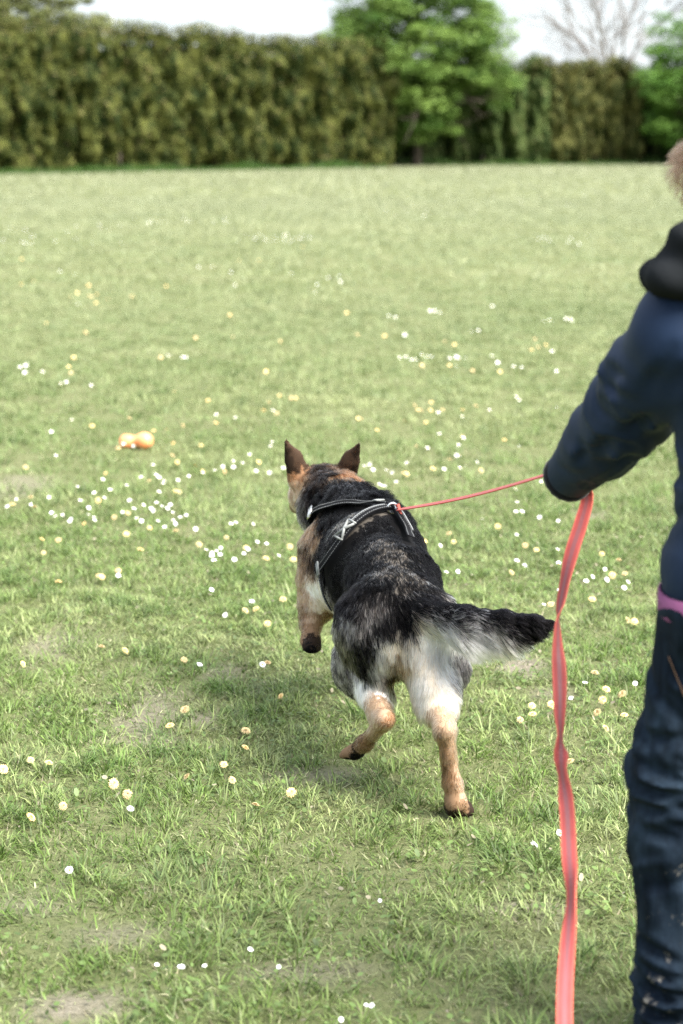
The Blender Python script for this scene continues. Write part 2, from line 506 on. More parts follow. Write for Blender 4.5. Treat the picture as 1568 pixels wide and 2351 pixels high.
def lawn_zone(d0, d1, half0, slope, dens, Lm, Wm, three, seed, pale=0.0, cell=0.05, f0=0.0, f1=0.0):
    dmax = d1
    area_n = int(dens * ((d1 - d0) * 2 * half0 + slope * (d1 ** 2 - d0 ** 2)))
    y = np.sqrt(rng.random(int(area_n * 1.0)) * (d1 ** 2 - d0 ** 2) + d0 ** 2)
    x = (rng.random(len(y)) * 2 - 1) * (half0 + slope * y)
    side = np.abs(x) > (0.2 * y + 0.25 + .04 * y)
    go = ~side | (rng.random(len(y)) < .32)
    x, y = x[go], y[go]
    p2 = np.stack([x, y], 1)
    big = fbm(p2, 0.55, seed=3, oct=3)          # patches of different turf
    med = fbm(p2, 2.6, seed=9, oct=3)
    tuft = fbm(p2, 9.0, seed=21, oct=2)
    worn = soil_mask(p2)
    fade = np.clip((y - d0) / max(f0, 1e-3), 0, 1) * np.clip((d1 - y) / max(f1, 1e-3), 0, 1)      # sparse and dense turf grow into each other
    keep = (rng.random(len(y)) < fade) & (rng.random(len(y)) > np.clip(worn * 1.05 + 0.75 * np.clip(0.40 - tuft, 0, 1) * 2.4 + 0.5 * np.clip(0.42 - med, 0, 1), 0, 0.96))
    x, y, p2, big, med, tuft, worn = [q[keep] for q in (x, y, p2, big, med, tuft, worn)]
    n = len(x)
    fine = fbm(p2, 24.0, seed=27, oct=2)
    lush = np.clip(0.28 + (med - 0.5) * 1.1 + (tuft - 0.5) * 1.5 + (fine - 0.5) * 1.1, 0, 1)
    L = Lm * (0.55 + 0.75 * lush) * (0.6 + 0.8 * rng.random(n))
    W = Wm * (0.65 + 0.7 * rng.random(n))
    # blades spread outwards from the crown of their own tuft
    ci = np.floor(p2 / cell).astype(np.int64)
    zz = np.zeros(n, np.int64)
    cx = (ci[:, 0] + 0.15 + 0.7 * _hash(ci[:, 0], ci[:, 1], zz, 401)) * cell
    cy = (ci[:, 1] + 0.15 + 0.7 * _hash(ci[:, 0], ci[:, 1], zz, 402)) * cell
    tuft_h = _hash(ci[:, 0], ci[:, 1], zz, 403)
    ddx, ddy = x - cx, y - cy
    head = np.arctan2(ddy, ddx) + rng.normal(0, 0.7, n)
    lean = (0.25 + 0.55 * np.hypot(ddx, ddy) / cell) * (0.7 + 0.6 * rng.random(n)) * 1.35 + np.abs(rng.normal(0, 0.15, n))
    L = L * (0.65 + 0.7 * tuft_h)
    thin = (tuft_h < 0.30) & (rng.random(n) < 0.62)          # gaps between the tufts
    x, y, p2, big, med, worn, L, W, head, lean, lush, tuft_h = [q[~thin] for q in (x, y, p2, big, med, worn, L, W, head, lean, lush, tuft_h)]
    n = len(x)
    bend = np.abs(rng.normal(0.55, 0.4, n))
    c0 = np.array([0.100, 0.158, 0.032]); c1 = np.array([0.232, 0.268, 0.108]); c2 = np.array([0.042, 0.098, 0.014])
    t = np.clip(0.5 + 1.2 * (big - 0.5) + 2.3 * (med - 0.5) + 1.2 * (fbm(p2 * [.07, .55], 1.0, 88, 2) - .5) + rng.normal(0, 0.24, n), 0, 1)[:, None]
    col = c0 * (1 - t) + c1 * t
    dk = np.clip((lush - 0.50) * 1.5 + rng.normal(0, 0.2, n), 0, 0.7)[:, None]
    col = col * (1 - dk) + c2 * dk
    # dry stalks where turf is thin; distance adds painted paleness for grazing-view sheen
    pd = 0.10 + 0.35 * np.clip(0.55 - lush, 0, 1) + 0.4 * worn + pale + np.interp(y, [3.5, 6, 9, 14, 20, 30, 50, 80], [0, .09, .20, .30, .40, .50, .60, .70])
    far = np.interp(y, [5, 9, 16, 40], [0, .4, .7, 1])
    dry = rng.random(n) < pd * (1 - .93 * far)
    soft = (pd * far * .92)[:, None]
    col = col * (1 - soft) + np.array([0.262, 0.272, 0.178]) * soft  # far blades lightened in colour, standing in for sheen at a grazing view
    dc = np.array([0.36, 0.335, 0.21]) * (0.6 + 0.7 * rng.random((n, 1))) + np.array([0.0, 0.02, 0.0])
    half = rng.random((n, 1)) * 0.6
    col = np.where(dry[:, None], dc * (1 - half) + col * half, col)
    lean = np.where(dry, lean + 0.55, lean)
    L = np.where(dry, L * 0.8, L)
    lean = np.clip(lean, 0, 1.5)
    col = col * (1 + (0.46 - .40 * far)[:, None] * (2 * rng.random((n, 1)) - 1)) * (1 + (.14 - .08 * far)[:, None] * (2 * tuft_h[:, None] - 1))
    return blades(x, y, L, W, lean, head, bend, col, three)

def build_grass():
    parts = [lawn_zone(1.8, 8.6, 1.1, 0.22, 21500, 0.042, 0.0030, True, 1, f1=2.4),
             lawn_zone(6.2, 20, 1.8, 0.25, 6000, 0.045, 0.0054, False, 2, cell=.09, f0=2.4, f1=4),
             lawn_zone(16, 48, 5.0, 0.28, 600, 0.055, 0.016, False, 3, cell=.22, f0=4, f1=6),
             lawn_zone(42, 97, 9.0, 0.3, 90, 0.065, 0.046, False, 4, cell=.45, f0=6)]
    # low thatch and creeping blades that close the gaps between the tufts
    n = 115000
    y = np.sqrt(rng.random(n) * (8.2 ** 2 - 1.8 ** 2) + 1.8 ** 2); x = (rng.random(n) * 2 - 1) * (.7 + .21 * y)
    p2 = np.stack([x, y], 1)
    k = rng.random(n) > soil_mask(p2) * .8
    x, y, p2 = x[k], y[k], p2[k]; n = len(x)
    t = np.clip(.5 + 1.6 * (fbm(p2, 7, 55, 2) - .5) + rng.normal(0, .3, n), 0, 1)[:, None]
    col = np.array([.075, .128, .024]) * (1 - t) + np.array([.21, .22, .10]) * t
    dd = rng.random(n) < .22
    col[dd] = np.array([.24, .21, .13]) * (.5 + .8 * rng.random((dd.sum(), 1)))
    col *= .6 + .7 * rng.random((n, 1))
    parts.append(blades(x, y, (.012 + .022 * rng.random(n)), .0030 + .0024 * rng.random(n), rng.uniform(.75, 1.42, n), rng.random(n) * 6.283, np.zeros(n), col, False))
    # rough uncut grass along the foot of the hedges
    for (x0, y0, x1, y1, n) in HEDGE_FEET:
        t = rng.random(n); x = x0 + (x1 - x0) * t; y = y0 + (y1 - y0) * t - np.abs(rng.normal(0, 0.45, n))
        cl = fbm(np.stack([x, y], 1), 0.7, 41, 2)
        L = 0.12 + 0.38 * np.clip(cl - 0.35, 0, 1) * 2 * rng.random(n)
        col = np.array([0.05, 0.105, 0.018]) * (0.6 + 0.9 * rng.random((n, 1)))
        parts.append(blades(x, y, L, np.full(n, 0.035), np.abs(rng.normal(0.3, 0.25, n)), rng.random(n) * 6.28, np.zeros(n), col, False))
    V, F, C, o = [], [], [], 0
    for v, f, c in parts:
        V.append(v); F.append(f + o); C.append(c); o += len(v)
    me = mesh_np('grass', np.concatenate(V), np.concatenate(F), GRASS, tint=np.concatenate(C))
    return tag(link('grass', me), kind='stuff')

HL0, HL1 = G(-700, 410.5), G(885, 383.5)
HM0, HM1 = G(840, 379.6), G(1244, 379.0)
HR0, HR1 = G(1228, 378.6), G(1455, 377.4)
HE0, HE1 = G(1430, 376.5), G(2250, 375.5)
HEDGE_FEET = [(HL0[0], HL0[1] - .9, HL1[0], HL1[1] - .9, 9000), (HM0[0], HM0[1] - .8, HR1[0], HR1[1] - .8, 6000), (HE0[0], HE0[1] - 1, HE1[0], HE1[1] - 1, 2500)]
build_grass()

def build_clover():
    """Low broad leaves between the blades: clover, plantain, yarrow."""
    n = 14000
    y = np.sqrt(rng.random(n) * (7.5 ** 2 - 2.2 ** 2) + 2.2 ** 2)
    x = (rng.random(n) * 2 - 1) * (0.45 + 0.2 * y)
    p2 = np.stack([x, y], 1)
    keep = fbm(p2, 2.6, 77, 3) > 0.45
    x, y = x[keep], y[keep]; n = len(x)
    r = 0.0028 + 0.0042 * rng.random(n)
    z = 0.008 + 0.020 * rng.random(n)
    k = 6
    an = np.arange(k) / k * 2 * math.pi
    tilt = rng.normal(0, 0.35, (n, 2))
    ec = 0.7 + 0.6 * rng.random((n, 1))
    rot = rng.random((n, 1)) * 6.28
    lx = np.cos(an)[None] * ec * r[:, None]; ly = np.sin(an)[None] / ec * r[:, None]
    X = lx * np.cos(rot) - ly * np.sin(rot); Y = lx * np.sin(rot) + ly * np.cos(rot)
    Z = X * tilt[:, :1] + Y * tilt[:, 1:]
    V = np.stack([x[:, None] + X, y[:, None] + Y, z[:, None] + Z], -1)
    cen = np.stack([x, y, z - 0.15 * r], -1)[:, None]
    V = np.concatenate([V, cen], 1).reshape(-1, 3)
    o = (k + 1) * np.arange(n)[:, None]
    F = np.concatenate([o + [i, (i + 1) % k, k] for i in range(k)])
    c = np.array([0.095, 0.145, 0.040]) * (0.6 + 0.9 * rng.random((n, 1)))
    dead = rng.random(n) < 0.06
    c[dead] = np.array([0.28, 0.25, 0.17]) * (0.5 + 0.7 * rng.random((dead.sum(), 1)))
    me = mesh_np('clover_leaves', V, F, GRASS, tint=np.repeat(c, k + 1, 0))
    tag(link('clover_leaves', me), kind='stuff')
build_clover()

# ------------------------------------------------------------------ hedges and trees
LEAF = leafy('leaves', 0.25, 0.6, 0.2)
NEEDLE = leafy('conifer_sprays', 0.15, 0.65, 0.15)
BARK = plain('bark', (0.06, 0.05, 0.038), 0.9, 0.1, bump=(14, 0.8, 0.03), vary=0.4, vscale=9)
TWIG = plain('grey_twigs', (0.16, 0.14, 0.125), 0.9, 0.1, vary=0.2, vscale=3)

def cards(c, n, length, width, col, flex=0.0):
    """Leaf-sized folded quads: c centres, n facing, one spine direction each."""
    k = len(c)
    d = rng.normal(0, 1, (k, 3))
    n = n / np.maximum(np.linalg.norm(n, axis=1), 1e-9)[:, None]
    t = d - (d * n).sum(1)[:, None] * n
    t[:, 2] -= flex
    t /= np.maximum(np.linalg.norm(t, axis=1), 1e-9)[:, None]
    s = np.cross(n, t)
    L, W = length[:, None] / 2, width[:, None] / 2
    V = np.stack([c - t * L, c + s * W - t * L * 0.1, c + t * L, c - s * W - t * L * 0.1], 1)
    V[:, (1, 3)] += (n * W * 0.5)[:, None]
    V = V.reshape(-1, 3)
    o = 4 * np.arange(k)[:, None]
    F = np.concatenate([o + [0, 1, 2], o + [0, 2, 3]])
    return V, F, np.repeat(col, 4, 0)

def hedge(A, B, height, depth, n, label, cols, seed, pitch=1.15, top_jag=0.30, drop=0.0):
    A, B = A[:2], B[:2]
    L = np.linalg.norm(B - A); t = (B - A) / L; back = np.array([-t[1], t[0]])
    if back[1] < 0: back = -back
    root = root_at('hedge', (*(A + B) / 2, 0))
    tag(root, label, 'hedge', 'clipped conifer hedges around the field')
    def bulge(s, z):
        """How far the face stands out: every conifer of the row is a column with lobes."""
        ph = np.abs(np.sin(math.pi * (s / pitch + 0.35 * np.sin(s * 0.7 + seed))))
        lob = fbm(np.stack([s, z], -1), 0.9, seed, 3)
        lob2 = fbm(np.stack([s, z * 0.42], -1), 3.6, seed + 5, 2)
        taper = -0.35 * np.clip((z - height * 0.72) / (height * 0.28), 0, 1) ** 2 - 0.25 * np.clip(1 - z / 0.8, 0, 1)
        return 0.48 * ph + 0.55 * (lob - 0.5) + 1.05 * (lob2 - 0.5) + taper
    topz = lambda s: height - drop * s / L + top_jag * (fbm(np.stack([s, s * 0], -1), 1.5, seed + 2, 2) - 0.5) * 2 + 0.2 * np.abs(np.sin(math.pi * s / pitch)) - 0.1
    # dark solid heart of dead twigs, set well behind the face
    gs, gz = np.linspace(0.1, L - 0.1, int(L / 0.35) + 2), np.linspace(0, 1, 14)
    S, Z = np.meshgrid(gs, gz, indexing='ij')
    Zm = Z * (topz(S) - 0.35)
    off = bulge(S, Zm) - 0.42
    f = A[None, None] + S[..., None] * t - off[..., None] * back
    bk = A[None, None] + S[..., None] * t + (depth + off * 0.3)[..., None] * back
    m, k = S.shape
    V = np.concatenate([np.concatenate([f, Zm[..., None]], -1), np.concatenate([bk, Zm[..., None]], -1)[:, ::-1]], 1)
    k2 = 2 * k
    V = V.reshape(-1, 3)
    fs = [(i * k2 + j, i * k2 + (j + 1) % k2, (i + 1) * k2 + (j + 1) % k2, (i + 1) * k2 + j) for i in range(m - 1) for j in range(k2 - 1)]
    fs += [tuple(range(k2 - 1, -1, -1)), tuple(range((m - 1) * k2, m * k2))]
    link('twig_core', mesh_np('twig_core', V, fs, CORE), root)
    # foliage sprays: face, top and ends
    k = n
    s = rng.random(k) * (L + 0.5) - 0.25; z = rng.random(k) ** 0.95 * (topz(s) + 0.05)
    b = bulge(s, z); dep = -b + np.abs(rng.normal(0, 0.10, k))
    c = A + s[:, None] * t + dep[:, None] * back
    C = np.concatenate([c, z[:, None]], 1)
    e = 0.06
    gx = (bulge(s + e, z) - bulge(s - e, z)) / (2 * e); gzv = (bulge(s, z + e) - bulge(s, z - e)) / (2 * e)
    Nn = np.concatenate([-(back[None] * 1.0) - gx[:, None] * t, -gzv[:, None]], 1) + rng.normal(0, 0.45, (k, 3)) + [0, 0, 0.25]
    kt = n // 4
    st = rng.random(kt) * L; dt = rng.random(kt) * depth - 0.1
    ct = A + st[:, None] * t + dt[:, None] * back
    spike = np.where(rng.random(kt) < 0.35, rng.random(kt) * 0.5, 0)
    Ct = np.concatenate([ct, (topz(st) + rng.normal(0, 0.06, kt) + spike)[:, None]], 1)
    Nt = np.tile([0, 0, 1.0], (kt, 1)) + rng.normal(0, 0.6, (kt, 3))
    ke = n // 8
    ze = rng.random(2 * ke) * height; de = rng.random(2 * ke) * depth
    se = np.where(np.arange(2 * ke) < ke, -0.1, L + 0.1) + rng.normal(0, 0.12, 2 * ke)
    Ce = np.concatenate([A + se[:, None] * t + de[:, None] * back, ze[:, None]], 1)
    Ne = np.where((np.arange(2 * ke) < ke)[:, None], -np.append(t, 0), np.append(t, 0)) + rng.normal(0, 0.5, (2 * ke, 3))
    C = np.concatenate([C, Ct, Ce]); Nn = np.concatenate([Nn, Nt, Ne]); K = len(C)
    g = np.clip(0.40 + 2.1 * (fbm(C * [1, 1, .45], 4.6, seed + 9, 2) - 0.5) + rng.normal(0, 0.26, K), 0, 1)[:, None]  # dark upright streaks in the spray colour imitate shaded gaps in the foliage
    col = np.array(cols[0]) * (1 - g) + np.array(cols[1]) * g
    br = rng.random(K) < 0.04 + 0.12 * (C[:, 2] > height - 0.4)
    col[br] = np.array(cols[2]) * (0.7 + 0.6 * rng.random((br.sum(), 1)))
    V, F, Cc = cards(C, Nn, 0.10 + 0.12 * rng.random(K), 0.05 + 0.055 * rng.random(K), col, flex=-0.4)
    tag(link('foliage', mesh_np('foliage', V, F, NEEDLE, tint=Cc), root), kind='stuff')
    for q in np.arange(pitch / 2, L, pitch * 2):
        p = A + q * t - 0.02 * back
        mb = MB(); mb.tube([(*p, 0), (*(p + 0.02), 0.6), (*(p + .25 * back), 1.7)], [0.07, 0.06, 0.04], 6)
        mb.build('stem', BARK, root)
    return root

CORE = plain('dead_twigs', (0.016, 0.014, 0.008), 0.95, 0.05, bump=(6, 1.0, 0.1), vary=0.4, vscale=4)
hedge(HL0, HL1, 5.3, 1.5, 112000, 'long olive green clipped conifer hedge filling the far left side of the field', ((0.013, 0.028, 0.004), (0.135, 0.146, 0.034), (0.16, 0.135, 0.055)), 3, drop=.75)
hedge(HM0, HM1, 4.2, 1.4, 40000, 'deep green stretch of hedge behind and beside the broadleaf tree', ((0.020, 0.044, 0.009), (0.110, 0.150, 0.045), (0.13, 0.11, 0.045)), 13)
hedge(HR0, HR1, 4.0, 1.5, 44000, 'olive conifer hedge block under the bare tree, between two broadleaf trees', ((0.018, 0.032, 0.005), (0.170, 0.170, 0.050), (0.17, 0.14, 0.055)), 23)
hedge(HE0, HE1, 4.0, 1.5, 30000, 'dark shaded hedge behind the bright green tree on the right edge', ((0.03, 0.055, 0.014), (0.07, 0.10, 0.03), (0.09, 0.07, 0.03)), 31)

def grow(mb, p, d, length, r, depth, spread, ends, minr=0.01, gravity=0.0, segs=4, kids=(2, 3)):
    pts, rad = [p], [r]
    for i in range(segs):
        d = nrm(d + np.array([random.gauss(0, .09), random.gauss(0, .09), random.gauss(0, .06) + gravity]))
        p = p + d * length / segs
        pts.append(p); rad.append(r * (1 - 0.45 * (i + 1) / segs))
    mb.tube(pts, rad, 7 if depth > 1 else 5)
    ends.append(p)
    if depth == 0: return
    for _ in range(random.randint(*kids)):
        a = random.random() * 6.283
        side = nrm(np.cross(d, [math.cos(a), math.sin(a), 0.3]))
        nd = nrm(d + side * spread * (0.6 + 0.8 * random.random()))
        st = random.choice(pts[1:])
        grow(mb, st, nd, length * random.uniform(.6, .85), r * .55, depth - 1, spread, ends, minr, gravity, segs, kids)

def tree(name, base, height, centre, radii, n_clump, per, leaf, cols, label, cat, seed, trunk_r=0.16, lobes=None):
    random.seed(seed)
    root = root_at(name, (base[0], base[1], 0))
    tag(root, label, cat)
    mb = MB(); ends = []
    b = np.array([base[0], base[1], -0.05])
    c = np.asarray(centre, float)
    pts = [b, b + [0.05, 0, .5], b + (c - b) * 0.35 + [0.08, 0, 0], b + (c - b) * 0.75, b + (c - b) * 1.2]
    mb.tube(pts, [trunk_r * 1.3, trunk_r, trunk_r * .8, trunk_r * .5, trunk_r * .2], 9)
    mb.build('trunk', BARK, root)
    lm = MB()
    for i in range(9):
        a = i * 2.4; q = pts[2] + (pts[3] - pts[2]) * (i / 9.0)
        dirv = np.array([math.cos(a), math.sin(a), 0.45])
        grow(lm, q, nrm(dirv), radii[0] * 0.55, trunk_r * .4, 2, .7, ends, kids=(2, 2))
    lm.build('limbs', BARK, root)
    cen = []
    r2 = np.random.default_rng(seed)
    while len(cen) < n_clump:
        u = r2.normal(0, 1, 3); u /= np.linalg.norm(u)
        rr = (0.35 + 0.65 * r2.random() ** 0.5)
        lump = 0.66 + 0.66 * vnoise(u[None] * 1.0 + seed, 2.2, seed)[0]
        q = c + u * np.array(radii) * rr * lump
        if q[2] > 0.7: cen.append(q)
    cen = np.array(cen)
    rad = 0.32 + 0.50 * r2.random(len(cen))
    o = r2.normal(0, 1, (len(cen), per, 3)); o /= np.linalg.norm(o, axis=2)[..., None]
    o *= (r2.random((len(cen), per, 1)) ** 0.4)
    sc = np.array([1.25, 1.25, 0.55])
    C = (cen[:, None] + o * rad[:, None, None] * sc).reshape(-1, 3)
    N = (o * [0.5, 0.5, 0.7] + [0, 0, 0.7] + r2.normal(0, 0.35, o.shape)).reshape(-1, 3)
    t = np.clip(np.repeat(r2.random(len(cen)), per) * 0.6 + 0.4 * r2.random(len(C)), 0, 1)[:, None]
    col = np.array(cols[0]) * (1 - t) + np.array(cols[1]) * t
    V, F, Cc = cards(C, N, leaf * (0.8 + 0.6 * r2.random(len(C))), leaf * 0.7 * (0.8 + 0.5 * r2.random(len(C))), col)
    tag(link('crown', mesh_np('crown', V, F, LEAF, tint=Cc), root), kind='stuff')
    return root

Bm = G(955, 381)
tree('broadleaf_tree', Bm, 8, P(945, 125, Bm[1]) + [0, 0.3, 0], (4.4, 3.2, 4.0), 430, 150, 0.15, ((0.028, 0.080, 0.009), (0.180, 0.270, 0.058)),
     'bushy bright green broadleaf tree rising above the hedge in the middle', 'tree', 5, 0.20)
Br = G(1600, 378)
tree('broadleaf_tree', Br, 7, P(1620, 205, Br[1]) + [0, 0, 0], (3.3, 2.6, 3.3), 260, 100, 0.15, ((0.035, 0.10, 0.010), (0.14, 0.25, 0.045)),
     'vivid green leafy tree at the right edge, above the dark hedge', 'tree', 15, 0.17)
Bl = G(40, 366)
tree('broadleaf_tree', Bl, 11, P(45, 60, Bl[1]) + [0, 0, 0], (4.0, 3.2, 2.6), 150, 90, 0.22, ((0.08, 0.10, 0.03), (0.17, 0.18, 0.065)),
     'pale olive tree crown showing above the top of the left hedge', 'tree', 25, 0.22)

def bare_tree():
    random.seed(4)
    b = G(1400, 366)
    root = root_at('bare_tree', (b[0], b[1], 0))
    tag(root, 'leafless grey tree with thin upright branches behind the right hedge', 'tree')
    base = np.array([b[0], b[1], -0.1])
    mb = MB(); mb.tube([base, base + [.05, 0, 1.6], base + [.0, 0, 3.2]], [.22, .18, .15], 8)
    mb.build('trunk', TWIG, root)
    lm = MB()
    for (dx, dy, L) in ((-.33, .1, 4.6), (-.12, -.2, 5.2), (.05, .2, 5.6), (.2, -.1, 5.0), (.34, .15, 4.4), (-.22, .3, 4.8)):
        grow(lm, base + [0, 0, 3.0], nrm([dx * 1.25, dy, 1.0]), L, .08, 3, .6, [], gravity=.02, segs=5, kids=(3, 5))
    lm.build('branches', TWIG, root)
bare_tree()

def utility_pole():
    b = G(264, 333.0)
    root = root_at('utility_pole', (b[0], b[1], 0))
    tag(root, 'thin pale pole with a crossarm far beyond the left hedge', 'pole')
    s = np.linalg.norm(b) / FPX
    H = (333 - -4) * s * 1.03
    mb = MB(); mb.tube([(b[0], b[1], 0), (b[0], b[1], H)], [.2, .14], 8); mb.build('mast', POLE, root)
    mb = MB(); mb.box((b[0], b[1] - .2, H - .6), (55 * s, 0, 0), (0, .08, 0), (0, 0, .1)); mb.build('crossarm', POLE, root, smooth=False)
    for q in (-.9, -.3, .3, .9):
        mb = MB(); mb.tube([(b[0] + q * 50 * s, b[1] - .2, H - .5), (b[0] + q * 50 * s, b[1] - .2, H - .1)], [.09, .06], 6); mb.build('insulator', POLE, root)
POLE = plain('pale_metal', (0.45, 0.46, 0.47), 0.6, 0.3)
utility_pole()
# ------------------------------------------------------------------ the dog
def build_dog():
    fwd = nrm(P(815, 1265, 5.02) - P(940, 1430, 4.42)); fwd[2] = 0.12; fwd = nrm(fwd)
    back = -fwd
    left = nrm(np.cross([0, 0, 1.0], fwd))
    dn = np.array([0, 0, -1.0])
    body_flow = nrm(back + 0.30 * dn)
    pr = []
    def add(a, b, ra, rb, k=0.035, flow=body_flow, fur=0.022, sq=None, name='torso'):
        pr.append(Prim(a, b, ra, rb, k, nrm(flow), fur, sq, name))
    def J(x, y, d): return P(x, y, d)
    # trunk
    rump, loin, ribs, chest = J(938, 1432, 4.45), J(908, 1350, 4.62), J(862, 1292, 4.82), J(826, 1272, 5.00)
    add(rump, loin, .088, .096, .04)
    add(loin, ribs, .098, .115, .04)
    add(ribs, chest, .118, .118, .04)
    add(J(905, 1400, 4.47), J(890, 1330, 4.66), .085, .08, .05)
    add(J(890, 1215, 4.93), J(868, 1255, 4.80), .058, .060, .05, fur=.026)
    add(J(790, 1335, 5.02), J(845, 1345, 4.80), .088, .085, .05)                 # brisket
    add(J(745, 1262, 5.06), J(742, 1330, 5.02), .066, .058, .05, flow=dn + .3 * back, name='shoulder')
    add(J(893, 1268, 5.06), J(890, 1330, 5.02), .056, .052, .05, flow=dn + .3 * back, name='shoulder')
    # neck and head
    neck_flow = nrm(back + 0.35 * dn)
    add(J(838, 1222, 5.02), J(772, 1165, 5.22), .096, .080, .045, flow=neck_flow, fur=.042, name='neck')
    add(J(772, 1165, 5.22), J(744, 1130, 5.34), .080, .070, .04, flow=neck_flow, fur=.028, name='neck')
    head_flow = nrm(back + 0.15 * dn)
    add(J(736, 1128, 5.36), J(726, 1130, 5.42), .064, .060, .03, flow=head_flow, fur=.014, name='head')
    add(J(697, 1140, 5.42), J(770, 1140, 5.42), .040, .040, .03, flow=nrm(back + .5 * dn), fur=.016, name='head')
    add(J(705, 1143, 5.48), J(684, 1160, 5.63), .044, .026, .03, flow=head_flow, fur=.006, name='muzzle')
    add(J(708, 1118, 5.44), J(697, 1120, 5.47), .034, .03, .03, flow=head_flow, fur=.010, name='head')
    add(J(756, 1118, 5.44), J(745, 1120, 5.47), .034, .03, .03, flow=head_flow, fur=.010, name='head')
    ear_n = nrm([0.0, 1.0, -0.1])
    add(J(688, 1098, 5.36), J(674, 1052, 5.34), .037, .026, .014, flow=[0, 0, 1], fur=.006, sq=(nrm([-.35, 1, 0]), 2.6), name='ear')
    add(J(674, 1052, 5.34), J(654, 1008, 5.31), .026, .004, .010, flow=[0, 0, 1], fur=.006, sq=(nrm([-.35, 1, 0]), 2.6), name='ear')
    add(J(790, 1098, 5.36), J(805, 1056, 5.34), .037, .026, .014, flow=[0, 0, 1], fur=.006, sq=(nrm([.35, 1, 0]), 2.6), name='ear')
    add(J(805, 1056, 5.34), J(827, 1014, 5.31), .026, .004, .010, flow=[0, 0, 1], fur=.006, sq=(nrm([.35, 1, 0]), 2.6), name='ear')
    # raised left foreleg
    f = J(742, 1330, 5.03), J(726, 1385, 5.00), J(714, 1432, 4.97), J(713, 1470, 4.93), J(717, 1484, 4.90)
    add(f[0], f[1], .054, .040, .03, flow=dn, fur=.022, name='foreleg')
    add(f[1], f[2], .038, .024, .03, flow=dn, fur=.016, name='foreleg')
    add(f[2], f[3], .0225, .0205, .02, flow=dn, fur=.012, name='foreleg')
    add(f[3], f[4], .0205, .019, .02, flow=dn, fur=.006, name='paw')
    for i in (-1.5, -.5, .5, 1.5):
        add(f[3] + left * i * -.011, f[4] + left * i * -.011 + [0, 0, -.006], .010, .009, .008, flow=dn, fur=.004, name='paw')
    # right foreleg reaching ahead, hidden by the body
    f = J(885, 1330, 5.05), J(872, 1382, 5.16), J(866, 1392, 5.34), J(862, 1396, 5.44)
    add(f[0], f[1], .05, .036, .03, flow=dn, name='foreleg')
    add(f[1], f[2], .032, .022, .03, flow=fwd, fur=.012, name='foreleg')
    add(f[2], f[3], .023, .024, .02, flow=fwd, fur=.008, name='paw')
    for i in (-1.5, -.5, .5, 1.5):
        add(f[3] + left * i * .013, f[3] + left * i * .014 + fwd * .022, .012, .010, .008, flow=fwd, fur=.004, name='paw')
    # left hind leg swinging forward
    h = J(868, 1432, 4.46), J(830, 1530, 4.56), J(872, 1632, 4.36), J(884, 1652, 4.30), J(838, 1705, 4.40), J(812, 1727, 4.45)
    tf = dn + .25 * back
    add(J(900, 1440, 4.44), h[0], .082, .088, .04, flow=tf, fur=.028, name='thigh')
    add(h[0], h[1], .086, .058, .04, flow=tf, fur=.028, name='thigh')
    add(J(880, 1480, 4.42), J(862, 1575, 4.42), .062, .032, .04, flow=tf, fur=.038, name='thigh')
    add(h[1], h[2], .056, .026, .035, flow=h[2] - h[1], fur=.018, name='shank')
    add(h[2], h[3], .023, .0185, .02, flow=dn, fur=.012, name='hock')
    add(h[3], h[4], .018, .0155, .02, flow=h[4] - h[3], fur=.014, name='hind_pastern')
    add(h[4], h[5], .0165, .0195, .02, flow=h[4] - h[3], fur=.009, name='paw')
    pd = nrm(h[5] - h[4])
    for i in (-1.5, -.5, .5, 1.5):
        add(h[5] + left * i * .012, h[5] + left * i * .013 + pd * .018, .012, .010, .008, flow=pd, fur=.004, name='paw')
    # right hind leg pushing off the ground
    h = J(975, 1440, 4.42), J(1006, 1530, 4.42), J(1014, 1640, 4.27), J(1021, 1675, 4.20), J(1038, 1795, 4.215), J(1047, 1843, 4.215), J(1056, 1862, 4.235)
    add(rump, h[0], .085, .075, .04, flow=tf, fur=.026, name='thigh')
    add(h[0], h[1], .074, .058, .04, flow=tf, fur=.030, name='thigh')
    add(J(968, 1480, 4.39), J(1002, 1610, 4.31), .058, .037, .04, flow=tf, fur=.036, name='thigh')
    add(h[1], h[2], .056, .030, .035, flow=tf, fur=.020, name='shank')
    add(h[2], h[3], .027, .0205, .02, flow=dn, fur=.012, name='hock')
    add(h[3], h[4], .0185, .0168, .02, flow=h[4] - h[3], fur=.018, name='hind_pastern')
    add(h[4], h[5], .0175, .021, .02, flow=h[4] - h[3], fur=.011, name='paw')
    add(h[5], h[6], .022, .020, .02, flow=fwd + dn, fur=.006, name='paw')
    for i in (-1.5, -.5, .5, 1.5):
        q = h[6].copy(); q[2] = .013
        add(q + left * i * .013 - fwd * .01, q + left * i * .015 + fwd * .025, .0125, .011, .008, flow=fwd, fur=.004, name='paw')
    # tail
    tl = J(926, 1392, 4.43), J(975, 1408, 4.36), J(1060, 1418, 4.30), J(1150, 1426, 4.27), J(1225, 1425, 4.25), J(1266, 1425, 4.245)
    tr = (.034, .028, .024, .020, .012, .003)
    for i in range(5):
        add(tl[i], tl[i + 1], tr[i], tr[i + 1], .03 if i == 0 else .012, flow=nrm(tl[i + 1] - tl[i]), fur=.045, name='tail')

    V, F = polygonise(pr, 0.0062)
    bvh = BVHTree.FromPolygons([Vector(v) for v in V], [tuple(q) for q in F])

    # coat markings and a painted crease between the thighs: control points on the skin
    K, DB, RU, TA, CR, WH, GR, FL, DT, EB = 'black dark rust tan cream white grey fleck darktan ear'.split()
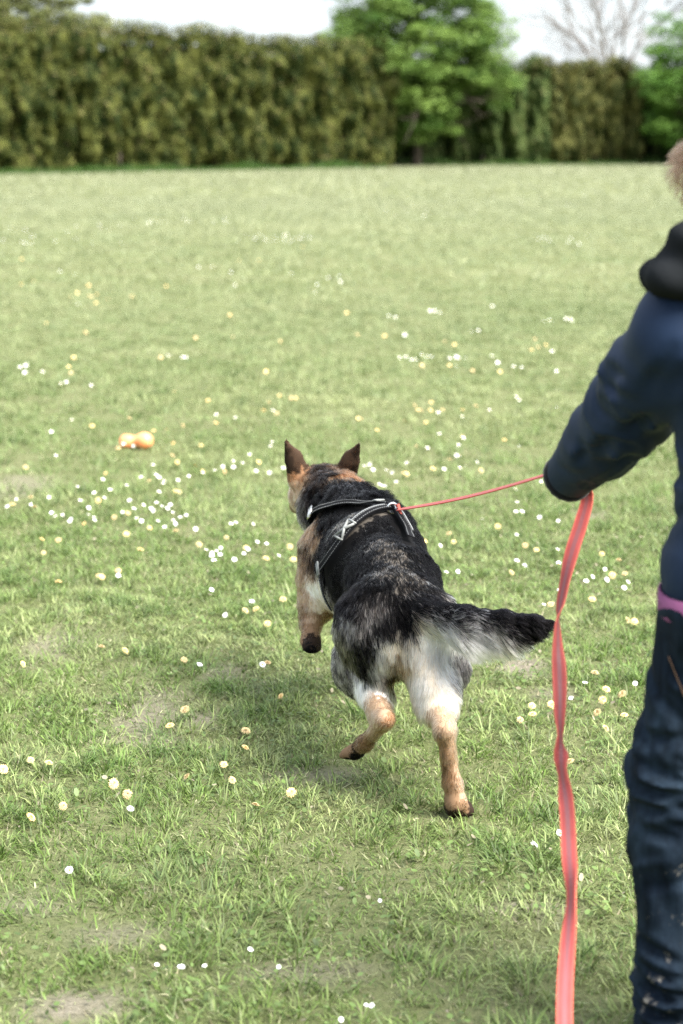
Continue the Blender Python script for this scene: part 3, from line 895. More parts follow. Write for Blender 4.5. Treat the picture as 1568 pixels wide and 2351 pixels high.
    marks = [(740, 1085, DB), (675, 1112, TA), (698, 1084, RU), (690, 1076, EB), (697, 1072, EB), (668, 1082, DB), (680, 1080, DB), (664, 1150, TA), (762, 1078, TA), (786, 1090, RU), (676, 1050, EB), (656, 1016, EB), (657, 1035, DB), (668, 1038, EB), (684, 1062, EB), (662, 1060, DB),
             (803, 1050, EB), (824, 1022, DB), (812, 1038, EB), (794, 1066, EB), (792, 1078, EB), (784, 1074, EB), (806, 1086, DB), (815, 1040, DB), (688, 1094, RU), (700, 1100, TA), (672, 1098, RU), (680, 1125, TA), (672, 1170, DT), (665, 1180, DT), (770, 1095, TA),
             (725, 1090, DB), (740, 1110, DB), (715, 1080, DB), (730, 1076, DB), (750, 1076, DB), (745, 1095, K), (720, 1102, DB), (770, 1106, K), (755, 1125, K), (785, 1110, K), (800, 1130, K), (840, 1145, K), (720, 1130, K), (700, 1150, GR), (690, 1185, GR), (690, 1205, GR), (720, 1160, K), (760, 1160, K), (800, 1160, K), (850, 1160, K),
             (780, 1185, K), (745, 1200, K), (820, 1190, FL), (790, 1200, FL), (900, 1275, FL), (875, 1275, FL), (915, 1315, FL), (935, 1345, FL), (895, 1310, FL), (870, 1165, K), (705, 1225, DT), (720, 1245, DT), (698, 1262, DB), (692, 1290, DT), (725, 1280, K), (712, 1300, DB), (760, 1250, K), (740, 1310, K),
             (692, 1320, DT), (705, 1335, CR), (718, 1355, WH), (735, 1345, CR), (715, 1385, CR), (735, 1385, CR), (755, 1395, CR), (700, 1375, TA), (752, 1370, GR), (695, 1410, DT), (715, 1420, TA), (730, 1425, DT), (712, 1445, DT), (700, 1450, DT), (712, 1470, DB), (725, 1475, DB), (715, 1488, K),
             (770, 1300, K), (800, 1280, K), (830, 1330, K), (770, 1350, K), (850, 1300, K), (790, 1390, K), (820, 1380, K), (780, 1370, K), (840, 1240, K), (870, 1210, K), (880, 1255, FL), (860, 1270, K), (920, 1290, FL), (945, 1330, FL), (900, 1225, K), (925, 1245, K),
             (985, 1350, FL), (970, 1310, K), (900, 1340, K), (860, 1350, K), (925, 1350, FL), (955, 1370, K), (990, 1375, K), (870, 1375, GR), (840, 1385, GR), (800, 1420, GR), (830, 1420, GR), (880, 1400, GR), (910, 1385, K), (780, 1450, GR), (810, 1450, GR), (840, 1450, GR), (870, 1440, K),
             (890, 1425, K), (770, 1490, GR), (800, 1500, GR), (830, 1495, K), (825, 1520, K), (780, 1540, GR), (800, 1560, GR), (850, 1480, K), (845, 1510, WH), (868, 1490, WH), (890, 1470, WH), (910, 1460, CR), (870, 1530, WH), (895, 1520, WH), (850, 1560, WH), (820, 1570, WH), (835, 1585, WH), (870, 1575, WH),
             (795, 1585, DT), (815, 1600, TA), (850, 1605, TA), (905, 1440, K), (930, 1442, K), (928, 1462, GR), (945, 1490, CR), (920, 1500, CR), (935, 1478, CR), (917, 1525, DT), (913, 1545, DB), (921, 1508, DT), (926, 1540, CR), (845, 1625, TA), (870, 1620, TA), (868, 1650, TA), (888, 1655, RU), (882, 1670, RU), (868, 1696, DT), (846, 1716, DT), (850, 1685, TA), (835, 1700, DT), (850, 1705, DT), (820, 1720, DT), (812, 1736, K), (803, 1728, DT), (825, 1740, K), (815, 1725, DB),  # a few dark marks here paint the shaded crease between the thighs
             (960, 1500, CR), (965, 1540, CR), (985, 1480, WH), (1000, 1460, WH), (1010, 1500, WH), (1020, 1550, WH), (990, 1550, CR), (1040, 1480, WH), (1048, 1520, GR), (1050, 1560, GR), (1040, 1590, CR), (975, 1580, CR), (1000, 1600, CR), (1025, 1610, CR), (1010, 1635, TA), (1035, 1640, TA),
             (1008, 1665, TA), (1035, 1680, TA), (1015, 1690, DT), (1020, 1720, DT), (1022, 1745, DT), (1028, 1772, DT), (1034, 1760, DT), (1034, 1795, DT), (1040, 1690, TA), (1042, 1720, TA), (1044, 1745, TA), (1047, 1770, TA), (1050, 1800, TA), (1040, 1820, DT), (1056, 1830, TA), (1045, 1845, DT), (1045, 1868, DB), (1068, 1870, DB), (1060, 1848, DT), (1050, 1857, DT), (1066, 1858, DT), (1040, 1856, DT),
             (935, 1392, K), (925, 1410, K), (945, 1380, K), (990, 1392, K), (1050, 1400, K), (1120, 1410, K), (1180, 1415, K), (1245, 1420, K), (1215, 1418, K), (965, 1425, CR), (1000, 1432, WH), (1040, 1437, WH), (1080, 1436, WH), (1110, 1440, CR), (1090, 1442, WH), (1135, 1443, CR), (1165, 1440, K), (1195, 1436, K), (1150, 1425, K), (1230, 1432, K), (1200, 1420, K)]
    cp, cc = [], []
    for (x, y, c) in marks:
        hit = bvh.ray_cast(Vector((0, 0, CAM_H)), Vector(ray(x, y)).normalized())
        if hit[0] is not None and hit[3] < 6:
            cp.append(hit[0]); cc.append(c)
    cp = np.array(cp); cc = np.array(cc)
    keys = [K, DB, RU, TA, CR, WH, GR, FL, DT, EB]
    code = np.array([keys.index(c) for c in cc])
    #          main colour           tip or alternative     share of alternative hairs
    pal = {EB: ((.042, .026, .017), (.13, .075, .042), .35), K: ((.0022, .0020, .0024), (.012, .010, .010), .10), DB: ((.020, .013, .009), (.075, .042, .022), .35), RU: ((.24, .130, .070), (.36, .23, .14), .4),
           TA: ((.33, .228, .150), (.50, .385, .285), .45), CR: ((.66, .57, .46), (.80, .74, .64), .5), WH: ((.88, .86, .81), (.76, .70, .61), .3),
           GR: ((.030, .027, .026), (.42, .38, .345), .46), FL: ((.005, .0045, .0045), (.56, .49, .41), .40), DT: ((.25, .155, .09), (.07, .045, .03), .45)}
    main = np.array([pal[k][0] for k in keys]); alt = np.array([pal[k][1] for k in keys]); share = np.array([pal[k][2] for k in keys])

    def code_at(p, jit, r):
        q = p + r.normal(0, jit, p.shape)
        for s in range(3): q[:, s] += 0.022 * (fbm(p, 28, 50 + s, 2) - 0.5)
        out = np.empty(len(p), int)
        for i in range(0, len(p), 20000):
            d = ((q[i:i + 20000, None, :] - cp[None]) ** 2).sum(-1)
            out[i:i + 20000] = code[np.argmin(d, 1)]
        return out

    def flow_at(p):
        acc = np.zeros_like(p); L = np.zeros(len(p)); W = np.zeros(len(p)); tailness = np.zeros(len(p)); dmin = np.full(len(p), 9.0)
        for q in pr:
            d = q.dist(p)
            w = np.exp(-np.clip(d, -0.02, 1) / 0.012)
            acc += w[:, None] * q.flow; L += w * q.fur; W += w
            if q.name == 'tail': tailness += w
        return acc / np.maximum(np.linalg.norm(acc, axis=1), 1e-9)[:, None], L / W, tailness / W

    r = np.random.default_rng(5)
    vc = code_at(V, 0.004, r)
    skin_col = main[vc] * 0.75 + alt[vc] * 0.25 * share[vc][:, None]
    base = pr[0].a.copy(); base[2] = 0
    root = root_at('dog', (base[0], base[1], 0))
    tag(root, 'black and tan shepherd dog in a black harness, running away across the lawn', 'dog')
    def put(me, par=root, name=None):
        o = bpy.data.objects.new(name or me.name, me); COL.objects.link(o); o.parent = par
        o.matrix_parent_inverse = Matrix.Translation((-base[0], -base[1], 0))
        return o
    body = put(mesh_np('body', V, F, tint_mat('dog_skin', 0.85, 0.1), tint=skin_col, smooth=True))

    # ------- harness straps lying on the coat
    surf = lambda q: bvh.find_nearest(Vector(q))
    def on_skin(x, y):
        hit = bvh.ray_cast(Vector((0, 0, CAM_H)), Vector(ray(x, y)).normalized())
        return np.array(hit[0])
    def spline(pts, n):
        pts = np.array(pts); m = len(pts); out = []
        for i in range(n):
            u = i / (n - 1) * (m - 1); k = min(int(u), m - 2); f = u - k
            a, b, c, d = pts[max(k - 1, 0)], pts[k], pts[k + 1], pts[min(k + 2, m - 1)]
            out.append(0.5 * ((2 * b) + (c - a) * f + (2 * a - 5 * b + 4 * c - d) * f * f + (3 * b - a - 3 * c + d) * f ** 3))
        return np.array(out)
    def lay(pts, off, n=40):
        q = spline(pts, n); o, N = [], []
        for p in q:
            h = surf(p); o.append(np.array(h[0]) + np.array(h[1]) * off); N.append(np.array(h[1]))
        o, N = np.array(o), np.array(N)
        for _ in range(3):
            o[1:-1] = .25 * o[:-2] + .5 * o[1:-1] + .25 * o[2:]; N[1:-1] = .25 * N[:-2] + .5 * N[1:-1] + .25 * N[2:]
        return o, N / np.linalg.norm(N, axis=1)[:, None]
    strap_pts = []
    def ribbon(mb, o, N, w, th, shift=0.0, m=0, i0=0, i1=None):
        o, N = o[i0:i1], N[i0:i1]; k = len(o); vs_, fs = [], []
        for i in range(k):
            t = nrm(o[min(i + 1, k - 1)] - o[max(i - 1, 0)]); s = nrm(np.cross(t, N[i])); c = o[i] + s * shift
            vs_ += [c - s * w / 2 - N[i] * th / 2, c + s * w / 2 - N[i] * th / 2, c + s * w / 2 + N[i] * th / 2, c - s * w / 2 + N[i] * th / 2]
        for i in range(k - 1):
            for j in range(4): fs.append((i * 4 + j, i * 4 + (j + 1) % 4, i * 4 + 4 + (j + 1) % 4, i * 4 + 4 + j))
        fs += [(3, 2, 1, 0), tuple(range(4 * k - 4, 4 * k))]
        mb.add(vs_, fs, m)
    har = put(None, root, 'harness'); har['label'] = 'black webbing dog harness with light grey stitching'
    WEB = plain('black_webbing', (.0065, .0065, .0075), .85, .08, bump=(900, .4, .001))
    PAD = plain('black_padding', (.005, .005, .006), .75, .1)
    REF = plain('reflective_grey', (.16, .165, .165), .5, .4)
    BUCK = plain('grey_plastic', (.15, .155, .148), .4, .5)
    STEEL = plain('polished_steel', (.62, .61, .58), .25, .5, metal=1.0)
    ringp = on_skin(900, 1182)
    OFF = .016
    def strap(pts, w, label=None, pad=False, piping=True):
        o, N = lay(pts, OFF)
        strap_pts.append(o)
        mb = MB(); ribbon(mb, o, N, w, .003); s = mb.build('strap', WEB, None, smooth=False); s.parent = har
        mb = MB()
        L = np.concatenate([[0], np.cumsum(np.linalg.norm(np.diff(o, axis=0), axis=1))])
        for side in (-1, 1):
            q = 0.004
            while q < L[-1] - .004:
                i = int(np.searchsorted(L, q)); i = min(max(i, 1), len(o) - 2)
                t = nrm(o[i + 1] - o[i - 1]); sd = nrm(np.cross(t, N[i]))
                f = (q - L[i - 1]) / max(L[i] - L[i - 1], 1e-6); c = o[i - 1] * (1 - f) + o[i] * f
                mb.box(c + sd * side * w * .34 + N[i] * .002, t * .0019, sd * .00055, N[i] * .0005)
                q += .0066
        st = mb.build('stitching', REF, None, smooth=False); st.parent = s; st['kind'] = 'stuff'
        if pad:
            mb = MB(); ribbon(mb, o - N * .004, N, w * 1.3, .006, shift=pad * .006, i0=0, i1=26)
            pp = mb.build('padding', PAD, None, smooth=False); pp.parent = s
            mb = MB(); ribbon(mb, o - N * .001, N, .0030, .003, shift=pad * w * .70, i0=0, i1=25)
            pp = mb.build('piping', REF, None, smooth=False); pp.parent = s
        return o, N
    girth, gN = strap([on_skin(898, 1176), on_skin(860, 1182), on_skin(830, 1200), on_skin(806, 1225), on_skin(782, 1258), on_skin(760, 1288), on_skin(746, 1308)], .022, pad=1)
    tail_s, tN = strap([on_skin(746, 1308), on_skin(750, 1335), on_skin(758, 1365), on_skin(772, 1392)], .012)
    front, fN = strap([on_skin(896, 1172), on_skin(860, 1166), on_skin(815, 1164), on_skin(770, 1168), on_skin(732, 1178), on_skin(716, 1192)], .018)
    right, rN = strap([on_skin(903, 1180), on_skin(916, 1200), on_skin(930, 1228), on_skin(938, 1246)], .021, pad=-1)
    # X-shaped buckle, slider, girth end clip, ring
    def frame(o, N, i):
        t = nrm(o[min(i + 1, len(o) - 1)] - o[max(i - 1, 0)]); return o[i], t, nrm(np.cross(t, N[i])), N[i]
    c, t, s, n = frame(girth, gN, 20)
    mb = MB()
    for a in (-1, 1):
        mb.tube([c + n * .006 - t * .024 - s * a * .015, c + n * .010, c + n * .006 + t * .024 + s * a * .015], [.0032, .0042, .0032], 6)
    for e in (-1, 1):
        mb.tube([c + n * .005 + t * e * .026 - s * .017, c + n * .006 + t * e * .027, c + n * .005 + t * e * .026 + s * .017], .0030, 6)
    b = mb.build('buckle', BUCK, None); b.parent = har
    def slider(o, N, i, w, l, mat):
        c, t, s, n = frame(o, N, i); c = c + n * .004
        mb = MB()
        q = [c - t * l - s * w, c + t * l - s * w, c + t * l + s * w, c - t * l + s * w]
        for k in range(4): mb.tube([q[k], q[(k + 1) % 4]], .0022, 6)
        mb.tube([c - s * w, c + s * w], .0020, 6)
        b = mb.build('slider', mat, None); b.parent = har
    slider(front, fN, 33, .015, .010, STEEL)
    slider(girth, gN, 38, .016, .007, BUCK)
    slider(front, fN, 6, .012, .008, BUCK)
    c, t, s, n = frame(girth, gN, 0)
    rc = P(901, 1167, np.array(c)[1] - .012)
    mb = MB()
    cc_ = [rc + .013 * (math.cos(a) * nrm([.8, .3, .0]) + math.sin(a) * np.array([0, -.2, 1.0])) for a in np.linspace(0, 2 * math.pi, 18, endpoint=False)]
    mb.tube(cc_, .0032, 7, closed=True); b = mb.build('ring', STEEL, None); b.parent = har
    mb = MB(); mb.box(c + n * .002, t * .014, s * .016, n * .004); b = mb.build('ring_tab', WEB, None, smooth=False); b.parent = har
    for ch in har.children: pass
    # collar-like chest strap end hidden in the neck fur
    SP_ = np.concatenate([o for o in strap_pts])

    # ------- fur
    n = FUR_N
    p, N = sample_surface(V, F, n, r)
    tv = np.min([q.dist(V) for q in pr if q.name == 'tail'], 0) < .006
    bv = np.min([q.dist(V) for q in pr if q.name == 'thigh'], 0) < .012
    p2, N2 = sample_surface(V, F[tv[F].all(1)], 26000, r)
    p3, N3 = sample_surface(V, F[bv[F].all(1)], 30000, r)
    p, N = np.concatenate([p, p2, p3]), np.concatenate([N, N2, N3]); n = len(p)
    flow, Ln, tailn = flow_at(p)
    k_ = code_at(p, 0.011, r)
    clump = fbm(p, 45, 91, 2)
    sw = np.stack([fbm(p, 16, 61 + s, 2) - .5 for s in range(3)], -1)
    flow = flow + 0.9 * sw + r.normal(0, .16, p.shape)
    hang = tailn[:, None] * np.array([0, 0, -1.0])
    tang = flow - (flow * N).sum(1)[:, None] * N
    tang /= np.maximum(np.linalg.norm(tang, axis=1), 1e-6)[:, None]
    lift = np.clip(0.45 + 0.6 * (clump - .5) + r.normal(0, .12, n), .12, .95)
    neckn = np.exp(-np.clip(np.min([q.dist(p) for q in pr if q.name == 'neck'], 0), 0, 1) / .012)
    lift = lift + .22 * neckn * clump * 1.6
    L = Ln * (1 + .35 * neckn) * (0.75 + 0.5 * r.random(n)) * (0.75 + .5 * clump)
    # long feathering under the tail, short hair on top of it
    under = np.clip(-N[:, 2], 0, 1) * tailn; top = np.clip(N[:, 2], 0, 1) * tailn
    tb, te = tl[0], tl[-1]
    along = np.clip(((p - tb) @ (te - tb)) / np.dot(te - tb, te - tb), 0, 1)
    feather = np.clip(np.minimum((along + .05) / .25, (1.10 - along) / .5), .15, 1); tipn = 1 - .42 * np.clip((along - .72) / .28, 0, 1)
    L = np.where(tailn > .5, (0.026 + 0.062 * np.clip(under + .25 * (1 - top), 0, 1) * feather) * tipn * (.75 + .5 * r.random(n)), L)
    d0 = tang * np.cos(lift)[:, None] + N * np.sin(lift)[:, None]
    d0 = np.where(tailn[:, None] > .5, d0 * .7 + 0.5 * N * .5 + hang * .25, d0); d0 /= np.linalg.norm(d0, axis=1)[:, None]
    d1 = tang + N * 0.10 + np.array([0, 0, -.25]) + hang * .35 + 0.25 * sw
    d1 /= np.linalg.norm(d1, axis=1)[:, None]
    # flatten the coat under the straps
    near = np.full(n, 9.0)
    for i in range(0, n, 20000):
        near[i:i + 20000] = np.sqrt(((p[i:i + 20000, None] - SP_[None, ::3]) ** 2).sum(-1)).min(1)
    press = np.clip((near - .020) / .018, 0, 1)
    L = L * (.18 + .82 * press)
    ts = np.array([0, .33, .66, 1.0])
    pts = np.zeros((n, 4, 3))
    pts[:, 0] = p - N * .002
    for j in range(1, 4):
        f = ts[j] - .17
        dd = d0 * (1 - f) + d1 * f; dd /= np.linalg.norm(dd, axis=1)[:, None]
        pts[:, j] = pts[:, j - 1] + dd * (L * (ts[j] - ts[j - 1]))[:, None]
    # tips gather into locks
    nc = n // 22
    kd = KDTree(nc)
    cidx = r.choice(n, nc, replace=False)
    for i, c_ in enumerate(cidx): kd.insert(p[c_], i)
    kd.balance()
    own = cidx[np.array([kd.find(q)[1] for q in p])]
    pull = np.clip((L - .006) / .02, 0, 1) * r.uniform(.35, .75, n)
    for j, g_ in ((1, .15), (2, .55), (3, 1.0)):
        tgt = pts[own, j] + (p - p[own]) * .25
        pts[:, j] += (tgt - pts[:, j]) * (pull * g_)[:, None] * (np.linalg.norm(p - p[own], axis=1) < .02)[:, None]
    pts[..., 2] = np.maximum(pts[..., 2], .004)
    rad0 = .00042 + .00018 * r.random(n)
    rad = rad0[:, None] * np.array([1.0, 1.0, .75, .25])
    isalt = r.random(n) < share[k_] * np.clip(.2 + 3.4 * (fbm(p, 34, 71, 2) - .32), .05, 2.6)
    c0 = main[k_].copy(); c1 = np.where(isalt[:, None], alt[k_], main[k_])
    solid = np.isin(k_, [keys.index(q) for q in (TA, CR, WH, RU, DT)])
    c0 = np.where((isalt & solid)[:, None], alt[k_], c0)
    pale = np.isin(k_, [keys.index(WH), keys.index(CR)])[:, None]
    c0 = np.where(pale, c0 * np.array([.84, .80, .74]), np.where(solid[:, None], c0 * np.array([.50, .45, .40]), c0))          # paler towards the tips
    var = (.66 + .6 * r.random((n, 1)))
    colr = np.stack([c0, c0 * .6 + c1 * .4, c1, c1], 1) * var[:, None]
    fur = hair_object('fur', pts, rad, np.clip(colr, 0, .9), hair_mat('dog_hair', .42, 1.12), None)
    fur.parent = root; fur.matrix_parent_inverse = Matrix.Translation((-base[0], -base[1], 0))
    # face: nose and eyes
    tip = J(684, 1160, 5.655)
    mb = MB(); mb.ball(tip, .016, sc=(1.1, .8, .8)); put(mb.mesh('nose', plain('nose_leather', (.012, .011, .011), .35, .5)))
    EYE = plain('dark_eye', (.03, .015, .008), .1, .6)
    for (x, y) in ((688, 1128), (733, 1130)):
        mb = MB(); mb.ball(J(x, y, 5.498), .010); put(mb.mesh('eye', EYE))
    return rc, root
FUR_N = 190000
RING, DOG = build_dog()
# ------------------------------------------------------------------ the person with the leash
def build_person():
    X0, Y0 = 0.640, 3.05
    base = np.array([X0, Y0, 0.0])
    root = root_at('person', base)
    tag(root, 'person seen from behind in navy jacket and dark jeans, holding the red leash', 'person')
    def put(me, par=root, name=None):
        o = bpy.data.objects.new(name or me.name, me); COL.objects.link(o); o.parent = par
        if par is root: o.matrix_parent_inverse = Matrix.Translation(-Vector(base))
        return o
    W = lambda x, y, z: np.array([X0 + x, Y0 + y, z])
    S, E, H = P(1552, 775, 3.03), P(1450, 938, 3.24), P(1326, 1072, 3.46)     # left shoulder, elbow, wrist
    hand = P(1336, 1070, 3.55)
    adir = nrm(H - E)
    hipL, kneeL, ankL = W(-.070, .0, .79), W(-.100, .015, .43), W(-.090, -.01, .085)
    hipR, kneeR, ankR = W(.070, .0, .79), W(.095, .10, .44), W(.095, .13, .085)
    SR, ER, HR = W(.150, .0, 1.235), W(.215, -.03, .985), W(.225, .08, .76)
    # --- body: one continuous skin
    b = []
    A = lambda p, q, r0, r1, k=.03: b.append(Prim(p, q, r0, r1, k))
    A(W(-.040, -.01, .79), W(.040, -.01, .79), .070, .070); A(W(-.02, -.01, .84), W(-.02, -.005, 1.02), .068, .070, .05); A(W(.02, -.01, .84), W(.02, -.005, 1.02), .068, .070, .05); A(W(-.03, -.005, 1.08), W(.03, -.005, 1.18), .072, .072, .05)
    A(W(-.10, 0, 1.225), W(.10, 0, 1.225), .046, .046, .05); A(W(0, .0, 1.22), W(0, .02, 1.38), .052, .047)
    A(W(0, .02, 1.475), W(0, .045, 1.44), .082, .072); A(W(0, .08, 1.385), W(0, .06, 1.42), .040, .06)                  # skull, jaw
    A(W(0, .122, 1.43), W(0, .140, 1.405), .010, .016, .012); A(W(-.086, .03, 1.43), W(-.09, .025, 1.40), .016, .011, .01); A(W(.086, .03, 1.43), W(.09, .025, 1.40), .016, .011, .01)
    A(W(-.018, .117, 1.368), W(.018, .117, 1.368), .008, .008, .012)
    for (h, k, a) in ((hipL, kneeL, ankL), (hipR, kneeR, ankR)):
        A(h, k, .060, .050); A(k, a, .052, .036); A(k + [0, -.02, -.06], k + [0, -.02, -.16], .048, .044)
        A(a + [0, -.03, -.045], a + [0, .11, -.055], .034, .028)
    for (s, e, h) in ((S, E, H), (SR, ER, HR)):
        A(s, e, .042, .038); A(e, h, .038, .026)
    # hands: palm, four curled fingers, thumb
    def handp(wr, d, curl_ax, sd):
        d = nrm(d); sd = nrm(sd - d * np.dot(sd, d)); cu = nrm(np.cross(d, sd)) * curl_ax
        c = wr + d * .045
        A(wr, c, .024, .026, .02); A(c - sd * .024 + d * .012, c + sd * .024 + d * .012, .0165, .0165, .015)
        for i, (o, L) in enumerate(((-.030, .9), (-.010, 1.0), (.010, .96), (.029, .78))):
            k0 = c + sd * o + d * .022; k1 = k0 + (d * .020 + cu * .026) * L; k2 = k1 + (cu * .018 - d * .018) * L; k3 = k2 - (d * .018) * L
            A(k0, k1, .0095, .0088, .006); A(k1, k2, .0088, .008, .006); A(k2, k3, .008, .007, .006)
        t0 = c - sd * .030 - d * .010; t1 = t0 - sd * .010 + cu * .026 + d * .010; t2 = t1 + sd * .022 + cu * .012 + d * .012
        A(t0, t1, .012, .010, .01); A(t1, t2, .010, .008, .006)
        return c
    gl = handp(H + adir * .015, hand - H, -1, np.array([.25, .2, .9]))
    handp(HR, HR - ER, 1, np.array([.0, 1, .2]))
    V, F = polygonise(b, .0068)
    SKIN = plain('skin', (.52, .33, .25), .5, .4, bump=(120, .15, .002), vary=.08)
    put(mesh_np('body', V, F, SKIN, smooth=True))
    EYEW = plain('eye_white', (.45, .43, .41), .3, .4); IRIS = plain('brown_iris', (.03, .016, .008), .15, .5)
    for sx in (-.030, .030):
        mb = MB(); mb.ball(W(sx, .116, 1.437), .0105, 0); mb.ball(W(sx, .1235, 1.437), .0052, 1); put(mb.mesh('eye', [EYEW, IRIS]))
    # --- jeans
    def folds(p, a, b_, n, amp, seed, lo=0.0, hi=1.0, twist=.5):
        ax = b_ - a; L = np.linalg.norm(ax); u = ax / L
        t = ((p - a) @ u) / L
        rad = p - a - np.outer((p - a) @ u, u); r = np.linalg.norm(rad, axis=1)
        ang = np.arctan2(rad[:, 0], rad[:, 1])
        nz = fbm(p, 11, seed, 2)
        ph = 2 * math.pi * (n * t + twist * np.sin(ang + seed) + 1.2 * nz)
        w = np.clip((t - lo) / .12, 0, 1) * np.clip((hi - t) / .12, 0, 1) * (r < .14)
        return -amp * w * (np.sin(ph) * .6 + .4 * np.sin(2.3 * ph + 1)) * (.4 + 1.2 * fbm(p, 5, seed + 3, 2))
    def creases(p, segs):
        o = np.zeros(len(p))
        for (x0, y0, x1, y1, d, w, a) in segs:
            q0, q1 = P(x0, y0, d), P(x1, y1, d); ba = q1 - q0; Lq = np.dot(ba, ba)
            t = np.clip((p - q0) @ ba / Lq, 0, 1)
            e = p - q0 - t[:, None] * ba; e[:, 1] *= .35
            u = np.linalg.norm(e, axis=1) / w
            o += a * (np.exp(-u * u) - .55 * np.exp(-((u - 1.7) / .8) ** 2)) * np.sin(math.pi * np.clip(t * .9 + .08, 0, 1)) ** .5
        return o
    SLEEVE_FOLDS = [(1396, 852, 1478, 872, 3.10, .012, .014), (1388, 884, 1492, 905, 3.12, .013, .015), (1392, 915, 1470, 955, 3.14, .009, .010), (1425, 925, 1372, 1062, 3.22, .013, .012), (1365, 965, 1330, 1075, 3.30, .010, .010),
                    (1512, 890, 1440, 1010, 3.12, .014, .013), (1540, 800, 1500, 900, 3.0, .014, .009), (1480, 985, 1405, 1080, 3.25, .012, .010), (1310, 1035, 1352, 1115, 3.40, .009, .008), (1568, 850, 1530, 935, 2.97, .012, .010)]
    JEAN_FOLDS = [(1448, 1752, 1570, 1792, 3.0, .010, .014), (1470, 1706, 1580, 1690, 3.0, .011, .010), (1458, 1812, 1560, 1826, 3.0, .009, .011), (1460, 1860, 1600, 1848, 3.0, .010, .010), (1462, 1905, 1560, 1925, 3.0, .010, .007),
                  (1530, 1440, 1500, 1620, 2.98, .014, .007), (1468, 2170, 1560, 2196, 3.0, .010, .013), (1478, 2225, 1600, 2245, 3.0, .009, .013), (1488, 2268, 1570, 2300, 3.0, .009, .012), (1495, 2320, 1600, 2325, 3.0, .009, .010), (1500, 1980, 1540, 2120, 3.0, .014, .006)]
    j = []
    A = lambda p, q, r0, r1, k=.03: j.append(Prim(p, q, r0, r1, k))
    A(W(-.036, 0, .765), W(.036, 0, .765), .091, .091, .03); A(W(-.035, 0, .86), W(.035, 0, .86), .084, .084, .03)
    A(W(-.062, -.042, .76), W(-.058, -.034, .80), .074, .066, .04); A(W(.062, -.042, .76), W(.058, -.034, .80), .074, .066, .04)
    for (h, k, a) in ((hipL, kneeL, ankL), (hipR, kneeR, ankR)):
        A(h + [-.15 * h[0] + .15 * X0, 0, -.06], k + [0, 0, .06], .078, .073, .03); A(k + [0, 0, .06], k - [0, 0, .05], .075, .072, .03)
        A(k - [0, 0, .05], a + [0, 0, .10], .072, .064, .03); A(a + [0, 0, .10], a + [0, 0, -.025], .064, .060, .02)
        for zz, rr in ((.10, .066), (.055, .068), (.012, .066), (-.02, .064)):
            A(a + [random.uniform(-.006, .006), random.uniform(-.006, .006), zz], a + [random.uniform(-.006, .006), 0, zz + .004], rr, rr, .012)
    def jd(p):
        o = folds(p, hipL, kneeL, 5, .007, 2, .30, 1.1, .6) + folds(p, kneeL, ankL, 5, .0055, 5, -.2, .45, .9) + folds(p, kneeL, ankL, 9, .010, 8, .68, 1.2, .35)
        o += folds(p, hipR, kneeR, 3.2, .004, 12, .35, 1.1) + folds(p, kneeR, ankR, 5, .005, 15, -.1, 1.2, 1.1)
        o += creases(p, JEAN_FOLDS)
        return o + .004 * (fbm(p, 8, 31, 2) - .5)
    V, F = polygonise(j, .0062, jd)
    jeans = put(mesh_np('jeans', V, F, denim(), smooth=True))
    # back pocket seam, light tan thread
    bj = BVHTree.FromPolygons([Vector(v) for v in V], [tuple(q) for q in F])
    SEAM = plain('tan_thread', (.11, .065, .04), .8, .2)
    def seam(pts):
        mb = MB(); o = []
        for (x, y) in pts:
            h = bj.ray_cast(Vector((0, 0, CAM_H)), Vector(ray(x, y)).normalized())
            if h[0] is not None: o.append(np.array(h[0]) + np.array(h[1]) * .001)
        if len(o) > 1:
            mb.tube(o, .0013, 5); s = mb.build('pocket_seam', SEAM, None); s.parent = jeans
    seam([(1536, 1506), (1545, 1530), (1556, 1560), (1568, 1590), (1582, 1620), (1600, 1648)])
    # --- pink shirt hem under the jacket
    def hemtube(name, zc, rx, ry, h, mat, tilt, thick=.004, n=40, cx=0, cy=0):
        vs_, fs = [], []
        prof = [(-h / 2, 0), (-h / 2 - .003, thick / 2), (-h / 2, thick), (h / 2, thick), (h / 2, 0)]
        for i in range(n):
            a = 2 * math.pi * i / n
            for dz, dr in prof:
                vs_.append(W(cx + (rx + dr) * math.cos(a), cy + (ry + dr) * math.sin(a), zc + dz + tilt * math.cos(a) + .004 * math.sin(3 * a + 1)))
        k = len(prof)
        for i in range(n):
            for q in range(k): fs.append((i * k + q, i * k + (q + 1) % k, ((i + 1) % n) * k + (q + 1) % k, ((i + 1) % n) * k + q))
        return put(mesh_np(name, vs_, fs, mat, smooth=True))
    hemtube('shirt', .760, .140, .134, .036, plain('pink_cotton', (.17, .055, .125), .85, .2, bump=(60, .3, .004)), -.018, cy=-.012)
    # --- jacket
    c = []
    A = lambda p, q, r0, r1, k=.04: c.append(Prim(p, q, r0, r1, k))
    A(W(-.024, -.012, .82), W(.024, -.012, .82), .117, .116, .03); A(W(-.028, -.008, .95), W(.028, -.008, .95), .094, .094, .05)
    A(W(-.028, 0, 1.06), W(.028, 0, 1.06), .098, .098, .05); A(W(-.045, .0, 1.15), W(.045, .0, 1.15), .096, .096, .05)
    A(W(-.105, 0, 1.225), W(.105, 0, 1.225), .068, .068, .05); A(W(-.04, 0, 1.27), W(.04, 0, 1.27), .07, .07, .05)
    A(S, (S + E) / 2, .068, .070, .05); A((S + E) / 2, E, .072, .066, .03); A(E, (E + H) / 2, .068, .062, .03); A((E + H) / 2, H + adir * .020, .062, .048, .03)
    A(E + [-.012, 0, -.004], E + [-.012, 0, -.006], .060, .058, .03)
    A(SR, ER, .078, .064, .05); A(ER, HR, .064, .050, .03)
